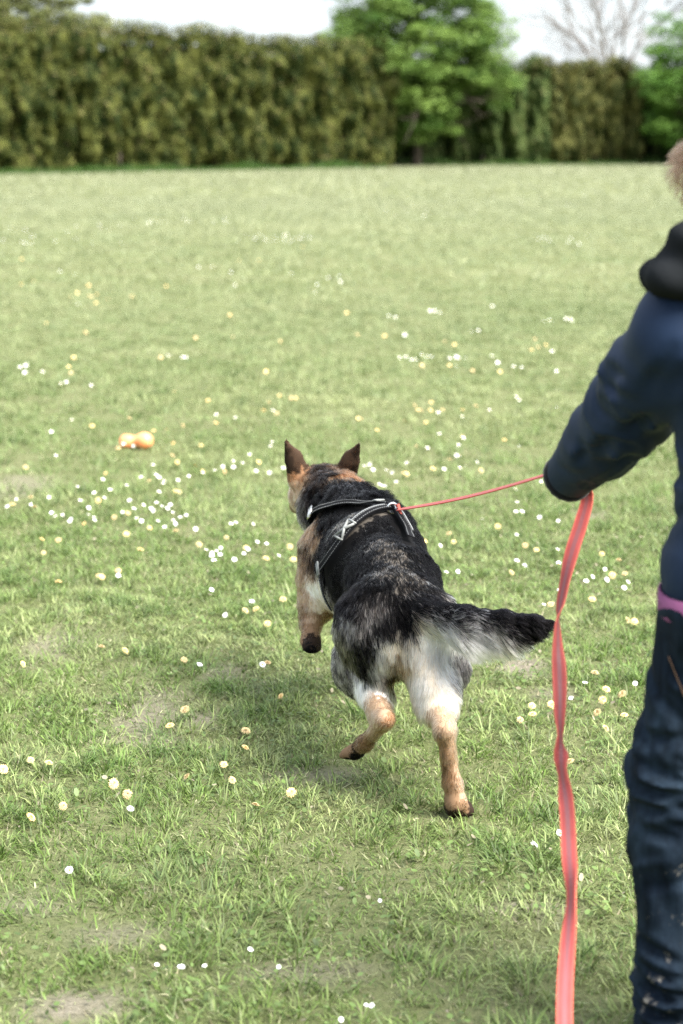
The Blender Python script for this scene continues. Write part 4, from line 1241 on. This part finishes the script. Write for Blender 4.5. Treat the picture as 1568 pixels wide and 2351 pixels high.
    def cd(p):
        o = folds(p, S, E, 3.2, .004, 4, .35, 1.2, .9) + folds(p, E, H, 1.6, .004, 6, .0, .95, 1.6)
        o += folds(p, SR, ER, 5, .009, 14, .3, 1.2) + folds(p, W(0, 0, 1.15), W(0, 0, .80), 4, .007, 9, .3, 1.05, .3)
        o += creases(p, SLEEVE_FOLDS)
        return o + .008 * (fbm(p, 6, 21, 2) - .5)
    V, F = polygonise(c, .0062, cd)
    hem = .780 + .006 * np.sin(9 * (V[:, 0] - X0)); V[:, 2] = np.where(np.linalg.norm(V[:, :2] - [X0, Y0], axis=1) < .19, np.maximum(V[:, 2], hem), V[:, 2])
    NAVY = plain('navy_softshell', (.0075, .0165, .0380), .65, .14, bump=(260, .12, .002), vary=.12, vscale=7)
    jacket = put(mesh_np('jacket', V, F, NAVY, smooth=True))
    hm = [W(.138 * math.cos(a), -.012 + .120 * math.sin(a), .783 + .006 * math.sin(9 * .138 * math.cos(a))) for a in np.linspace(0, 2 * math.pi, 48, endpoint=False)]
    mb = MB(); mb.tube(hm, .0065, 7, closed=True); put(mb.mesh('hem', NAVY), jacket, 'hem')
    BLK = plain('black_knit', (.008, .008, .009), .9, .15, bump=(300, .4, .002), sheen=.2)
    mb = MB()
    sd = nrm(np.cross(adir, [0, 0, 1])); up = np.cross(sd, adir)
    ring = lambda q, r: [q + r * (sd * math.cos(a) + up * math.sin(a)) for a in np.linspace(0, 2 * math.pi, 18, endpoint=False)]
    mb.tube(ring(H + adir * .050, .039), .0085, 8, closed=True); mb.tube(ring(H + adir * .056, .036), .008, 8, closed=True)
    put(mb.mesh('cuff', BLK), jacket, 'cuff')
    # --- black hood lying on the shoulders
    hd = []
    A = lambda p, q, r0, r1, k=.04: hd.append(Prim(p, q, r0, r1, k))
    A(W(-.162, -.055, 1.272), W(.162, -.055, 1.272), .023, .023, .012); A(W(-.155, -.080, 1.290), W(.155, -.080, 1.290), .030, .030, .02); A(W(-.150, -.05, 1.304), W(.150, -.05, 1.304), .028, .028, .02); A(W(-.120, -.07, 1.332), W(.120, -.07, 1.332), .034, .034, .02); A(W(-.150, .0, 1.28), W(-.085, .085, 1.265), .034, .028, .03); A(W(.150, .0, 1.28), W(.085, .085, 1.265), .034, .028, .03); A(W(-.085, .085, 1.265), W(.085, .085, 1.265), .028, .028, .03)
    A(W(-.095, -.045, 1.358), W(.095, -.045, 1.358), .030, .030, .02); A(W(-.11, -.03, 1.30), W(-.06, .07, 1.28), .045, .035, .04); A(W(.11, -.03, 1.30), W(.06, .07, 1.28), .045, .035, .04)
    def hdp(p):
        return .011 * np.sin(70 * (p[:, 2] + .5 * (p[:, 0] - X0)) + 5 * fbm(p, 9, 3, 2)) * .5 + .014 * (fbm(p, 9, 41, 2) - .5)
    V, F = polygonise(hd, .007, hdp)
    FLEECE = plain('black_fleece', (.0100, .0112, .0125), .95, .04, bump=(120, .3, .003), vary=.2, vscale=12)
    put(mesh_np('hood', V, F, FLEECE, smooth=True))
    # --- hair: loose brown curls
    hp = [Prim(W(-.0, .0, 1.50), W(-.0, .03, 1.50), .090, .088, .03), Prim(W(-.082, -.005, 1.446), W(-.074, -.02, 1.438), .044, .038, .02), Prim(W(.05, -.005, 1.452), W(.04, -.02, 1.43), .058, .05, .03), Prim(W(0, -.05, 1.45), W(0, -.05, 1.42), .06, .05, .03)]
    V, F = polygonise(hp, .007)
    HM = tint_mat('hair_base', .8, .1)
    hr = put(mesh_np('hair', V, F, HM, tint=np.tile([.05, .03, .02], (len(V), 1)), smooth=True))
    r = np.random.default_rng(9)
    n = 9000
    p, N = sample_surface(V, F, n, r)
    dwn = np.array([0, -.15, -1.0]) + r.normal(0, .25, (n, 3))
    t = dwn - (dwn * N).sum(1)[:, None] * N; t /= np.linalg.norm(t, axis=1)[:, None]
    K = 8; pts = np.zeros((n, K, 3)); L = .022 + .022 * r.random(n)
    ph = 6.28 * fbm(p, 25, 8, 2)[:, None] * 2; s2 = np.cross(t, N)
    for i in range(K):
        f = i / (K - 1)
        curl = .006 * f ** .5
        pts[:, i] = p + t * (L * f)[:, None] + N * (.004 + .022 * f * (1 - .35 * f) + .4 * curl * np.cos(ph[:, 0] + 7 * f))[:, None] + s2 * (curl * np.sin(ph[:, 0] + 7 * f))[:, None]
    cl = np.array([.055, .028, .015]) * (.6 + .9 * r.random((n, 1)))
    o = hair_object('curls', pts, np.full((n, K), .00045) * np.linspace(1, .5, K), np.repeat(cl[:, None], K, 1), hair_mat('head_hair', .35, 1.35))
    o.parent = hr
    # --- boots
    RUB = plain('muddy_rubber', (.03, .026, .022), .7, .3, vary=.5, vscale=20)
    for a in (ankL, ankR):
        bp = [Prim(a + [0, -.015, .03], a + [0, -.025, -.045], .048, .044, .02), Prim(a + [0, -.02, -.045], a + [-.004, .13, -.050], .044, .037, .02)]
        V, F = polygonise(bp, .007); V[:, 2] = np.maximum(V[:, 2], .012)
        bt = put(mesh_np('boot', V, F, RUB, smooth=True))
        mb = MB(); mb.box(a + [0, .05, -.079], (.042, 0, 0), (0, .125, 0), (0, 0, .006))
        s = mb.build('sole', RUB, None, smooth=False); s.parent = bt
    return gl, root

def denim():
    m, nt, bs = new_mat('dark_denim')
    tc = nt.nodes.new('ShaderNodeTexCoord')
    def noise(sc, det=5, rough=.6, mp=None):
        n = nt.nodes.new('ShaderNodeTexNoise'); n.inputs['Scale'].default_value = sc; n.inputs['Detail'].default_value = det; n.inputs['Roughness'].default_value = rough
        nt.links.new((mp or tc).outputs[0 if mp else 'Object'], n.inputs['Vector']); return n
    def ramp(n, p0, c0, p1, c1):
        r = nt.nodes.new('ShaderNodeValToRGB'); r.color_ramp.elements[0].position = p0; r.color_ramp.elements[0].color = (*c0, 1)
        r.color_ramp.elements[1].position = p1; r.color_ramp.elements[1].color = (*c1, 1); nt.links.new(n.outputs['Fac'], r.inputs['Fac']); return r
    mp = nt.nodes.new('ShaderNodeMapping'); mp.inputs['Scale'].default_value = (60, 60, 7); nt.links.new(tc.outputs['Object'], mp.inputs['Vector'])
    wear = ramp(noise(7, 6, .65), .38, (.0042, .0085, .0155), .72, (.018, .030, .045))
    grain = ramp(noise(1.0, 4, .6, mp), .3, (.55, .55, .55), .75, (1.35, 1.35, 1.35))
    mu = nt.nodes.new('ShaderNodeMixRGB'); mu.blend_type = 'MULTIPLY'; mu.inputs['Fac'].default_value = 1
    nt.links.new(wear.outputs['Color'], mu.inputs['Color1']); nt.links.new(grain.outputs['Color'], mu.inputs['Color2'])
    # dried mud: small spatters, more of them low down
    sep = nt.nodes.new('ShaderNodeSeparateXYZ'); nt.links.new(tc.outputs['Object'], sep.inputs['Vector'])
    low = nt.nodes.new('ShaderNodeMapRange'); low.inputs['From Min'].default_value = .75; low.inputs['From Max'].default_value = .05
    low.inputs['To Min'].default_value = -.05; low.inputs['To Max'].default_value = .10
    nt.links.new(sep.outputs['Z'], low.inputs['Value'])
    sp = noise(38, 5, .65)
    ad = nt.nodes.new('ShaderNodeMath'); ad.operation = 'ADD'; nt.links.new(sp.outputs['Fac'], ad.inputs[0]); nt.links.new(low.outputs['Result'], ad.inputs[1])
    rp = nt.nodes.new('ShaderNodeValToRGB'); rp.color_ramp.elements[0].position = .68; rp.color_ramp.elements[0].color = (0, 0, 0, 1); rp.color_ramp.elements[1].position = .80; rp.color_ramp.elements[1].color = (.75, .75, .75, 1)
    nt.links.new(ad.outputs['Value'], rp.inputs['Fac'])
    m2 = nt.nodes.new('ShaderNodeMixRGB'); m2.inputs['Color2'].default_value = (.22, .20, .17, 1)
    nt.links.new(rp.outputs['Color'], m2.inputs['Fac']); nt.links.new(mu.outputs['Color'], m2.inputs['Color1'])
    nt.links.new(m2.outputs['Color'], bs.inputs['Base Color'])
    bs.inputs['Roughness'].default_value = .85; bs.inputs['Specular IOR Level'].default_value = .08
    bs.inputs['Sheen Weight'].default_value = .0
    bp = nt.nodes.new('ShaderNodeBump'); bp.inputs['Strength'].default_value = .3; bp.inputs['Distance'].default_value = .004
    nb = noise(60, 4, .6); nt.links.new(nb.outputs['Fac'], bp.inputs['Height']); nt.links.new(bp.outputs['Normal'], bs.inputs['Normal'])
    return m
GRIP, PERSON = build_person()
# ------------------------------------------------------------------ the leash
def build_leash():
    RED = plain('red_webbing', (.25, .042, .038), .75, .3, bump=(700, .4, .001), vary=.12, vscale=40)
    EDGE = plain('coral_webbing_edge', (.40, .078, .058), .75, .3, bump=(700, .5, .001))
    MAUVE = plain('grey_rubber_stripe', (.16, .050, .055), .6, .35, bump=(500, .3, .001))
    WBAND = .025
    def strip(pts, phis, w=WBAND, th=.0022):
        """Flat webbing along pts, turned by phi about its own line: coral edges, red body, grey gripping stripe."""
        pts = np.array(pts); k = len(pts); u = np.array([-.5, -.40, -.15, .15, .40, .5]) * w
        vs_, fs, ms = [], [], []
        for i in range(k):
            t = nrm(pts[min(i + 1, k - 1)] - pts[max(i - 1, 0)])
            a = np.array([1.0, 0, 0]) if abs(t[0]) < .8 else np.array([0, 0, 1.0])
            a = nrm(a - t * np.dot(a, t)); b = np.cross(t, a)
            s = a * math.cos(phis[i]) + b * math.sin(phis[i]); n = np.cross(t, s)
            for q in u: vs_.append(pts[i] + s * q + n * th / 2)
            for q in u[::-1]: vs_.append(pts[i] + s * q - n * th / 2)
        mm = [1, 0, 2, 0, 1, 1, 1, 0, 2, 0, 1, 1]
        for i in range(k - 1):
            for j in range(12):
                fs.append((i * 12 + j, i * 12 + (j + 1) % 12, i * 12 + 12 + (j + 1) % 12, i * 12 + 12 + j)); ms.append(mm[j])
        return vs_, fs, ms
    def cr(ts, vals, n):
        ts, vals = np.array(ts, float), np.array(vals, float); x = np.linspace(ts[0], ts[-1], n)
        m = np.gradient(vals, ts, axis=0); out = []
        for q in x:
            i = min(max(np.searchsorted(ts, q) - 1, 0), len(ts) - 2); h = ts[i + 1] - ts[i]; f = (q - ts[i]) / h
            out.append((2 * f ** 3 - 3 * f ** 2 + 1) * vals[i] + (f ** 3 - 2 * f ** 2 + f) * h * m[i] + (-2 * f ** 3 + 3 * f ** 2) * vals[i + 1] + (f ** 3 - f ** 2) * h * m[i + 1])
        return np.array(out)
    start = P(914, 1170, RING[1] + .0)
    grip = GRIP + np.array([0, .012, .006])
    mb = MB()
    # taut run from the snap hook to the fist
    n = 40; f = np.linspace(0, 1, n)
    pts = start[None] * (1 - f[:, None]) + grip[None] * f[:, None]
    pts[:, 2] -= .010 * np.sin(math.pi * f)
    ph = .34 + .12 * f + .25 * f * (1 - f)
    v, fs, ms = strip(pts, ph, .021); mb.add(v, fs); M = list(ms)
    # loose end hanging from the fist and trailing on the grass behind
    yy = [1060, 1130, 1200, 1260, 1330, 1400, 1425, 1480, 1540, 1600, 1650, 1700, 1760, 1850, 1950, 2050, 2150, 2250, 2351]
    xx = [1332, 1347, 1334, 1315, 1298, 1285, 1281.5, 1280.5, 1284, 1285, 1284.5, 1286, 1290, 1301, 1306, 1312, 1305, 1298, 1296]
    fr = [.75, .74, .90, .92, .66, .34, .22, .72, .97, .90, .72, .42, .55, .95, .97, .48, .80, .97, 1.0]
    dd = [3.55 - .75 * (max(y - 1085, 0) / 1266) ** 1.1 for y in yy]
    hp = [P(x, y, d) for x, y, d in zip(xx, yy, dd)]
    sg = [1, 1, 1, 1, 1, 1, -1, -1, -1, -1, -1, -1, 1, 1, 1, -1, -1, -1, -1]
    hphi = [s * math.acos(min(c, 1.0)) for s, c in zip([1, 1, .6, .6, 1, 1, -1, -1, -.5, -1, -1, -1, 1, .6, .4, 1, .8, .3, 0], fr)]
    # keep the twist continuous: passing edge-on means turning through a quarter
    off = 0; ph2 = []
    for i, q in enumerate(hphi):
        if i == 6: off = math.pi
        ph2.append(q + off)
    last = hp[-1]
    tail = [np.array([last[0] + .004, last[1] - .05, .075]), np.array([last[0] + .01, last[1] - .14, .022]), np.array([last[0] + .03, last[1] - .32, .014]), np.array([last[0] - .02, last[1] - .62, .014]), np.array([last[0] + .05, last[1] - 1.0, .014])]
    allp = [grip + [.0, .0, -.012]] + hp[1:] + tail
    allf = ph2 + [off, off, off, off, off]
    L = np.concatenate([[0], np.cumsum(np.linalg.norm(np.diff(np.array(allp), axis=0), axis=1))])
    v, fs, ms = strip(cr(L, allp, 170), cr(L, allf, 170)); mb.add(v, fs); M += ms
    mb.m = M
    body = mb.build('leash', [RED, EDGE, MAUVE], None, smooth=False)
    tag(body, 'flat red webbing leash from the dog harness through the hand, loose end hanging twisted', 'leash')
    # stitched end loop and snap hook
    t = nrm(grip - start); s = nrm(np.cross(t, [0, -1, .2])); nn = np.cross(s, t)
    mb = MB(); mb.box(start + t * .012 + nn * .003, t * .016, s * .0135, nn * .003); mb.build('stitched_end', EDGE, body, smooth=False)
    mb = MB()
    for q in (-.008, 0, .008):
        for e in (-.006, 0, .006): mb.box(start + t * (.012 + q) + s * e + nn * .0064, t * .0025, s * .0009, nn * .0005)
    st = mb.build('white_stitches', plain('white_thread', (.75, .72, .70), .7, .3), body, smooth=False); st['kind'] = 'stuff'
    hk = RING
    q = (start + hk) / 2
    STEEL = bpy.data.materials['polished_steel']
    mb = MB(); mb.tube([start, start * .6 + hk * .4 + s * .006, hk + s * .004], [.0045, .0040, .003], 8)
    mb.tube([q + .009 * (t * math.cos(a) + s * math.sin(a)) for a in np.linspace(0, 2 * math.pi, 14, endpoint=False)], .0026, 6, closed=True)
    mb.build('snap_hook', STEEL, body)
build_leash()

# ------------------------------------------------------------------ the toy
def build_toy():
    ORANGE = plain('orange_rubber', (.86, .30, .12), .38, .5, vary=.06, vscale=30)
    c = G(312, 1016, .03)
    A_ = np.array([-.046, .01, .036]); B_ = np.array([.043, -.01, .043])
    V, F = polygonise([Prim(A_, A_ + [.001, 0, 0], .034, .034, .02), Prim(B_, B_ + [.001, 0, 0], .040, .040, .02), Prim(A_, B_, .022, .022, .025)], .004)
    me = mesh_np('toy', V, F, ORANGE, smooth=True)
    o = bpy.data.objects.new('dog_toy', me); COL.objects.link(o); o.location = (c[0], c[1], -.003)
    tag(o, 'small orange rubber dumbbell shaped dog toy lying in the grass', 'dog toy')
    mb = MB(); n = nrm(B_ - A_)
    m = A_ * .5 + B_ * .5
    s = nrm(np.cross(n, [0, 0, 1])); u = np.cross(s, n)
    mb.tube([m + .0225 * (s * math.cos(a) + u * math.sin(a)) for a in np.linspace(0, 6.283, 16, endpoint=False)], .003, 6, closed=True)
    mb.build('ridge', ORANGE, None).parent = o
build_toy()

# ------------------------------------------------------------------ daisies and dandelions
WHITE = plain('white_petals', (.80, .80, .79), .6, .3)
YDISC = plain('daisy_disc', (.70, .42, .03), .7, .2, vary=.2, vscale=300)
YFADE = plain('faded_florets', (.56, .43, .23), .75, .15, vary=.3, vscale=120)
YPET = plain('dandelion_florets', (.80, .60, .28), .65, .2, vary=.25, vscale=120)
STEM = plain('flower_stem', (.16, .24, .07), .6, .3)
SEPAL = plain('green_sepals', (.12, .19, .05), .7, .2)

def petal_ring(mb, n, r0, r1, w, z0, z1, ph, droop=0.0, m=0):
    for i in range(n):
        a = ph + 2 * math.pi * i / n + random.gauss(0, .05); L = r1 * random.uniform(.9, 1.08)
        d, s = np.array([math.cos(a), math.sin(a), 0]), np.array([-math.sin(a), math.cos(a), 0])
        p = [d * r0 - s * w * .3 + [0, 0, z0], d * r0 + s * w * .3 + [0, 0, z0], d * (r0 + L) * .55 + s * w * .5 + [0, 0, (z0 + z1) / 2 + .0012], d * L + [0, 0, z1 - droop], d * (r0 + L) * .55 - s * w * .5 + [0, 0, (z0 + z1) / 2 + .0012]]
        mb.add(p, [(0, 1, 2, 4), (4, 2, 3)], m)

def daisy_meshes():
    out = []
    for k in range(4):
        mb = MB(); petal_ring(mb, 15, .0028, .0118, .0042, 0, .001 + .001 * k, k * .1); petal_ring(mb, 13, .0026, .0105, .0040, .0008, .0024 + .001 * k, k * .2 + .1)
        pet = mb.mesh('petals', WHITE, False)
        mb = MB(); mb.ball((0, 0, .0012), .0040, seg=8, rings=5, sc=(1, 1, .6)); disc = mb.mesh('disc', YDISC)
        mb = MB(); mb.tube([(0, 0, -.045), (.002, .001, -.02), (0, 0, 0)], [.0011, .001, .0009], 5); stem = mb.mesh('stem', STEM)
        mb = MB(); petal_ring(mb, 14, .0024, .0135, .0058, 0, .002, k * .3); mb.ball((0, 0, .001), .0036, 1, 7, 4, (1, 1, .6)); far = mb.mesh('daisy_far', [WHITE, YDISC])
        out.append((pet, disc, stem, far))
    return out

def dandelion_meshes():
    out = []
    for k in range(4):
        mb = MB()
        for q, (n, r, z) in enumerate(((20, .0185, .0005), (18, .0160, .0035), (15, .0125, .0060), (11, .0085, .0080), (7, .0045, .0090))):
            petal_ring(mb, n, r * .22, r, .0030, z * .5, z + .0005, q * .37 + k)
        pet = mb.mesh('florets', YFADE if k % 2 else YPET, False)
        mb = MB(); petal_ring(mb, 10, .002, .010, .004, -.004, -.003, k, .004); mb.tube([(0, 0, -.009), (0, 0, -.001)], [.003, .005], 7); sep = mb.mesh('sepals', SEPAL, False)
        mb = MB(); mb.tube([(0, 0, -.055), (.003, .002, -.025), (0, 0, -.006)], [.0017, .0016, .0015], 5); stem = mb.mesh('stem', STEM)
        mb = MB(); petal_ring(mb, 15, .004, .0185, .0070, 0, .003, k); petal_ring(mb, 10, .002, .0125, .0066, .004, .0075, k + .2); far = mb.mesh('dandelion_far', YFADE if k % 2 else YPET, False)
        out.append((pet, sep, stem, far))
    return out

def conv(pts, ox, oy, f): return [(ox + f * x, oy + f * y) for x, y in pts]
DAISY = conv([(105,90),(135,80),(130,118),(222,113),(318,175),(348,168),(475,185),(268,428),(292,552),(645,492),(697,502),(775,487),(538,677),(575,732),(493,748),(545,775),(420,787),(405,715),(257,771),(87,782),(38,818),(160,808),(327,863),(372,884),(364,896),(463,825),(462,862),(492,876),(495,890),(660,708),(738,666),(830,668),(858,683),(852,698),(815,655),(830,743),(930,680),(987,660),(678,788),(698,832),(750,810),(790,830),(803,842),(845,818),(875,828),(902,850),(890,810),(818,800),(640,848),(715,880),(740,895),(825,897),(906,888),(915,908),(943,876),(973,865),(860,925),(1022,937),(800,602),(1305,549),(1422,480),(1415,503),(1268,592),(1218,582),(1220,612),(1165,610),(1123,630),(1060,645),(1338,632),(1408,642),(1480,618),(1130,338),(1230,353),(1427,317),(955,38),(972,38),(880,30),(1208,910),(1232,903),(1322,911),(1345,1003),(1393,1013),(1077,1046),(1107,1062),(1130,1050),(1153,1035),(1150,1070),(1118,1102),(1107,1075),(1275,1065),(1298,1043),(1225,1097),(1457,1074),(290,870),(270,852),(620,1180),(375,365)], 0, 803.5, .4393)
DAISY += conv([(1020,72),(1215,130),(1088,195),(963,433),(1265,433),(628,1130),(570,5)], 0, 1320, .4759)
DAISY += conv([(915,195),(1027,147),(240,440),(180,900),(205,900),(70,962)], 746.1, 1836.7, .5242)
DAISY += conv([(875,808),(757,797),(987,800),(1207,722),(1345,805),(335,340)], 0, 1836.7, .4759)
DAISY += conv([(590,80),(625,80),(665,95),(285,115),(335,128),(1050,45),(405,258),(895,232),(945,225),(365,425),(412,420),(428,432),(455,440),(485,440),(530,405),(570,418),(600,418),(735,430),(785,420),(800,430),(852,430),(785,490),(1048,412),(1090,462),(1208,490),(1268,498),(1492,380),(1525,525),(1228,715),(1248,740),(1523,795),(650,832),(828,860),(1028,812),(660,990),(835,1020),(800,1068),(572,1093),(1245,1083),(785,1147),(802,1150),(418,1203),(108,1228),(145,1215),(170,1252),(268,1257),(315,1275),(693,1250),(812,1237),(850,1223),(935,1198),(342,1345),(218,1362),(252,1375),(237,1440),(1413,1343),(1220,1397),(1232,1493),(1225,1565),(1270,1565),(975,1617),(1400,1605),(1537,1632),(665,1815),(1230,1733),(1533,1842),(1230,1925),(1287,1962),(598,1953),(710,2010),(795,2005),(1540,1945)], 803.5, 688.7, .3111)
DAISY += conv([(22,55),(60,78),(228,65),(365,157),(398,133),(467,148),(458,97),(553,190),(573,158),(155,272),(232,200),(360,662),(290,735),(608,663),(107,1463),(235,1405)], 1176.6, 1262.7, .4627)
DAISY += conv([(270,543),(332,558),(350,690),(1012,772),(890,525),(953,523),(1035,547),(1305,553),(1053,605),(1470,572),(1520,565),(1525,590),(1420,603),(1412,638)], 0, 344.4, .5125)
rf = random.Random(3)
for (x0, x1, y0, y1, n) in ((545, 715, 538, 556, 24), (0, 85, 520, 560, 12), (120, 300, 515, 560, 12), (270, 440, 493, 520, 10), (490, 530, 500, 515, 5), (1180, 1400, 540, 560, 10), (1230, 1330, 730, 745, 5), (860, 1000, 480, 500, 8), (600, 1400, 440, 470, 12)):
    DAISY += [(rf.uniform(x0, x1), rf.uniform(y0, y1)) for _ in range(n)]
DANDELION = conv([(385,40),(840,40),(1390,113),(372,120),(360,88),(910,218),(1460,240),(1522,252),(1545,252),(1405,275),(1378,317),(1445,333),(1087,265),(675,357),(482,397),(870,418),(803,423),(955,395),(1128,382),(618,514),(1052,500),(900,552),(926,587),(134,614),(552,645),(1017,607),(1060,635),(1172,635),(1352,587),(780,684),(918,738),(935,742),(513,787),(668,853),(440,908),(597,875),(782,930),(918,947),(660,963),(305,995),(218,990),(228,1060),(733,1045),(1183,980),(1285,1035),(1515,1028),(1390,1090),(513,1180),(532,1186),(618,1155),(305,1213),(160,770),(1535,1095),(1040,1017),(65,808),(180,822),(905,488)], 0, 803.5, .4393)
DANDELION += conv([(1183,172),(1235,165),(490,347),(603,365),(888,410),(1290,235),(1185,752),(1183,833),(893,650),(820,728),(902,973),(548,1007),(613,1058),(15,938),(148,893),(236,907),(1232,1110),(148,1170),(303,1115),(110,430),(1290,425),(1405,1050),(1120,990),(1080,915),(1365,118),(1355,585)], 0, 1320, .4759)
DANDELION += conv([(55,258),(257,265),(697,310),(770,330),(1365,290),(1443,333),(1390,350),(1340,370),(530,483),(733,483),(905,522),(1107,530),(40,455),(600,757),(475,777),(500,812),(522,815),(595,815),(683,810),(828,812),(927,783),(60,875),(80,878),(560,905),(400,895),(200,960),(487,1080),(1138,1033),(733,1177),(613,1247),(395,1278),(418,1284),(965,1260),(1090,1672),(730,1725),(550,1780),(1293,1813),(1375,1845),(1192,2012),(765,1785),(830,1007)], 803.5, 688.7, .3111)
DANDELION += conv([(443,20),(527,50),(495,125),(557,118),(395,245),(570,347),(605,355),(408,610),(465,692),(545,715),(447,743),(420,807),(97,773),(38,843),(195,768),(285,1050),(100,815),(462,885),(555,820),(190,270)], 1176.6, 1262.7, .4627)
DANDELION += conv([(97,488),(315,657),(345,640),(400,655),(435,648),(412,658),(430,685),(483,668),(597,657),(590,655),(745,610),(103,692),(97,600),(150,587),(397,607),(230,380),(23,585),(45,795),(207,777),(875,842),(1030,740),(1040,838),(1160,495),(1070,497),(1357,433),(1255,857),(330,930),(720,930),(1553,730),(383,817)], 0, 344.4, .5125)

MARKS_ = [('the dog\'s lifted front paw', (712, 1600)), ('the dog\'s lifted hind paw', (815, 1790)), ('the dog\'s planted hind paw', (1055, 1860)), ('the tip of the dog\'s tail', (1270, 1640)),
          ('the dog\'s head', (735, 1370)), ('the orange toy', (312, 1016)), ('the hanging leash', (1300, 2150)), ('the person\'s jeans', (1460, 1800)), ('the sleeve holding the leash', (1290, 1230))]
ORD = ['', 'second ', 'third ', 'fourth ', 'fifth ', 'sixth ']
def describe(kind, look, pts):
    """One label per flower, from the mark it grows nearest to; far ones that nothing tells apart share theirs."""
    info = []
    for (x, y) in pts:
        if y < 985 or y > 2320:
            zone = 'near the foot of the picture' if y > 2320 else None
            info.append(None); continue
        best = min(range(len(MARKS_)), key=lambda i: (x - MARKS_[i][1][0]) ** 2 + (2.2 * (y - MARKS_[i][1][1])) ** 2)
        mx, my = MARKS_[best][1]; dx, dy = x - mx, (y - my) * 2.2
        side = ('right of' if dx > 0 else 'left of') if abs(dx) > abs(dy) else ('in front of' if dy > 0 else 'beyond')
        info.append((best, side, dx * dx + dy * dy))
    labels = [None] * len(pts)
    for key in {(i[0], i[1]) for i in info if i}:
        mem = sorted([k for k, i in enumerate(info) if i and i[:2] == key], key=lambda k: info[k][2])
        for o, k in enumerate(mem):
            name = MARKS_[key[0]][0]
            if o < 6: labels[k] = ('%s, %snearest one %s %s' % (look, ORD[o], key[1], name), None)
            else: labels[k] = ('%s among those scattered further %s %s' % (look, key[1], name), '%s scattered %s %s' % (kind, key[1], name))
    for k, (x, y) in enumerate(pts):
        if labels[k] is None:
            if y < 600: z = 'in the farthest blurred part of the lawn'
            elif y < 800: z = 'in the far lawn %s' % ('left of the picture\'s middle' if x < 784 else 'towards the sleeve side')
            elif y < 985: z = 'in the blurred lawn beyond the %s' % ('orange toy' if x < 600 else 'dog\'s ears')
            else: z = 'at the very front of the lawn'
            labels[k] = ('%s %s' % (look, z), '%s %s' % (kind, z))
    return labels

def plant(name, kind, look, cat, pts, meshes, sc, h0, flat):
    labels = describe(kind, look, pts)
    for k, (x, y) in enumerate(pts):
        h = h0 * rf.uniform(.8, 1.25)
        p = G(x, y, h)
        pet, second, stem, far = meshes[k % 4]
        near = y > 880
        o = bpy.data.objects.new(name, pet if near else far)
        COL.objects.link(o); o.location = p
        s = (sc if near else 1.15 * sc) * (.62 if y > 1950 and k % 5 else 1) * rf.uniform(.82, 1.18)
        o.scale = (s, s, s)
        o.rotation_mode = 'ZYX'
        o.rotation_euler = (rf.gauss(.48, flat), rf.gauss(.15, flat), rf.uniform(0, 6.28))     # faces lean a little towards the open light
        l, g = labels[k]
        tag(o, l, cat, g)
        if near:
            for nm, me in ((second.name.split('.')[0], second), ('stem', stem)):
                c = bpy.data.objects.new(nm, me); COL.objects.link(c); c.parent = o
plant('daisy', 'daisies', 'small white daisy', 'daisy', DAISY, daisy_meshes(), .72, .032, .28)
plant('dandelion', 'dandelions', 'yellow dandelion flower', 'dandelion', DANDELION, dandelion_meshes(), .66, .028, .34)
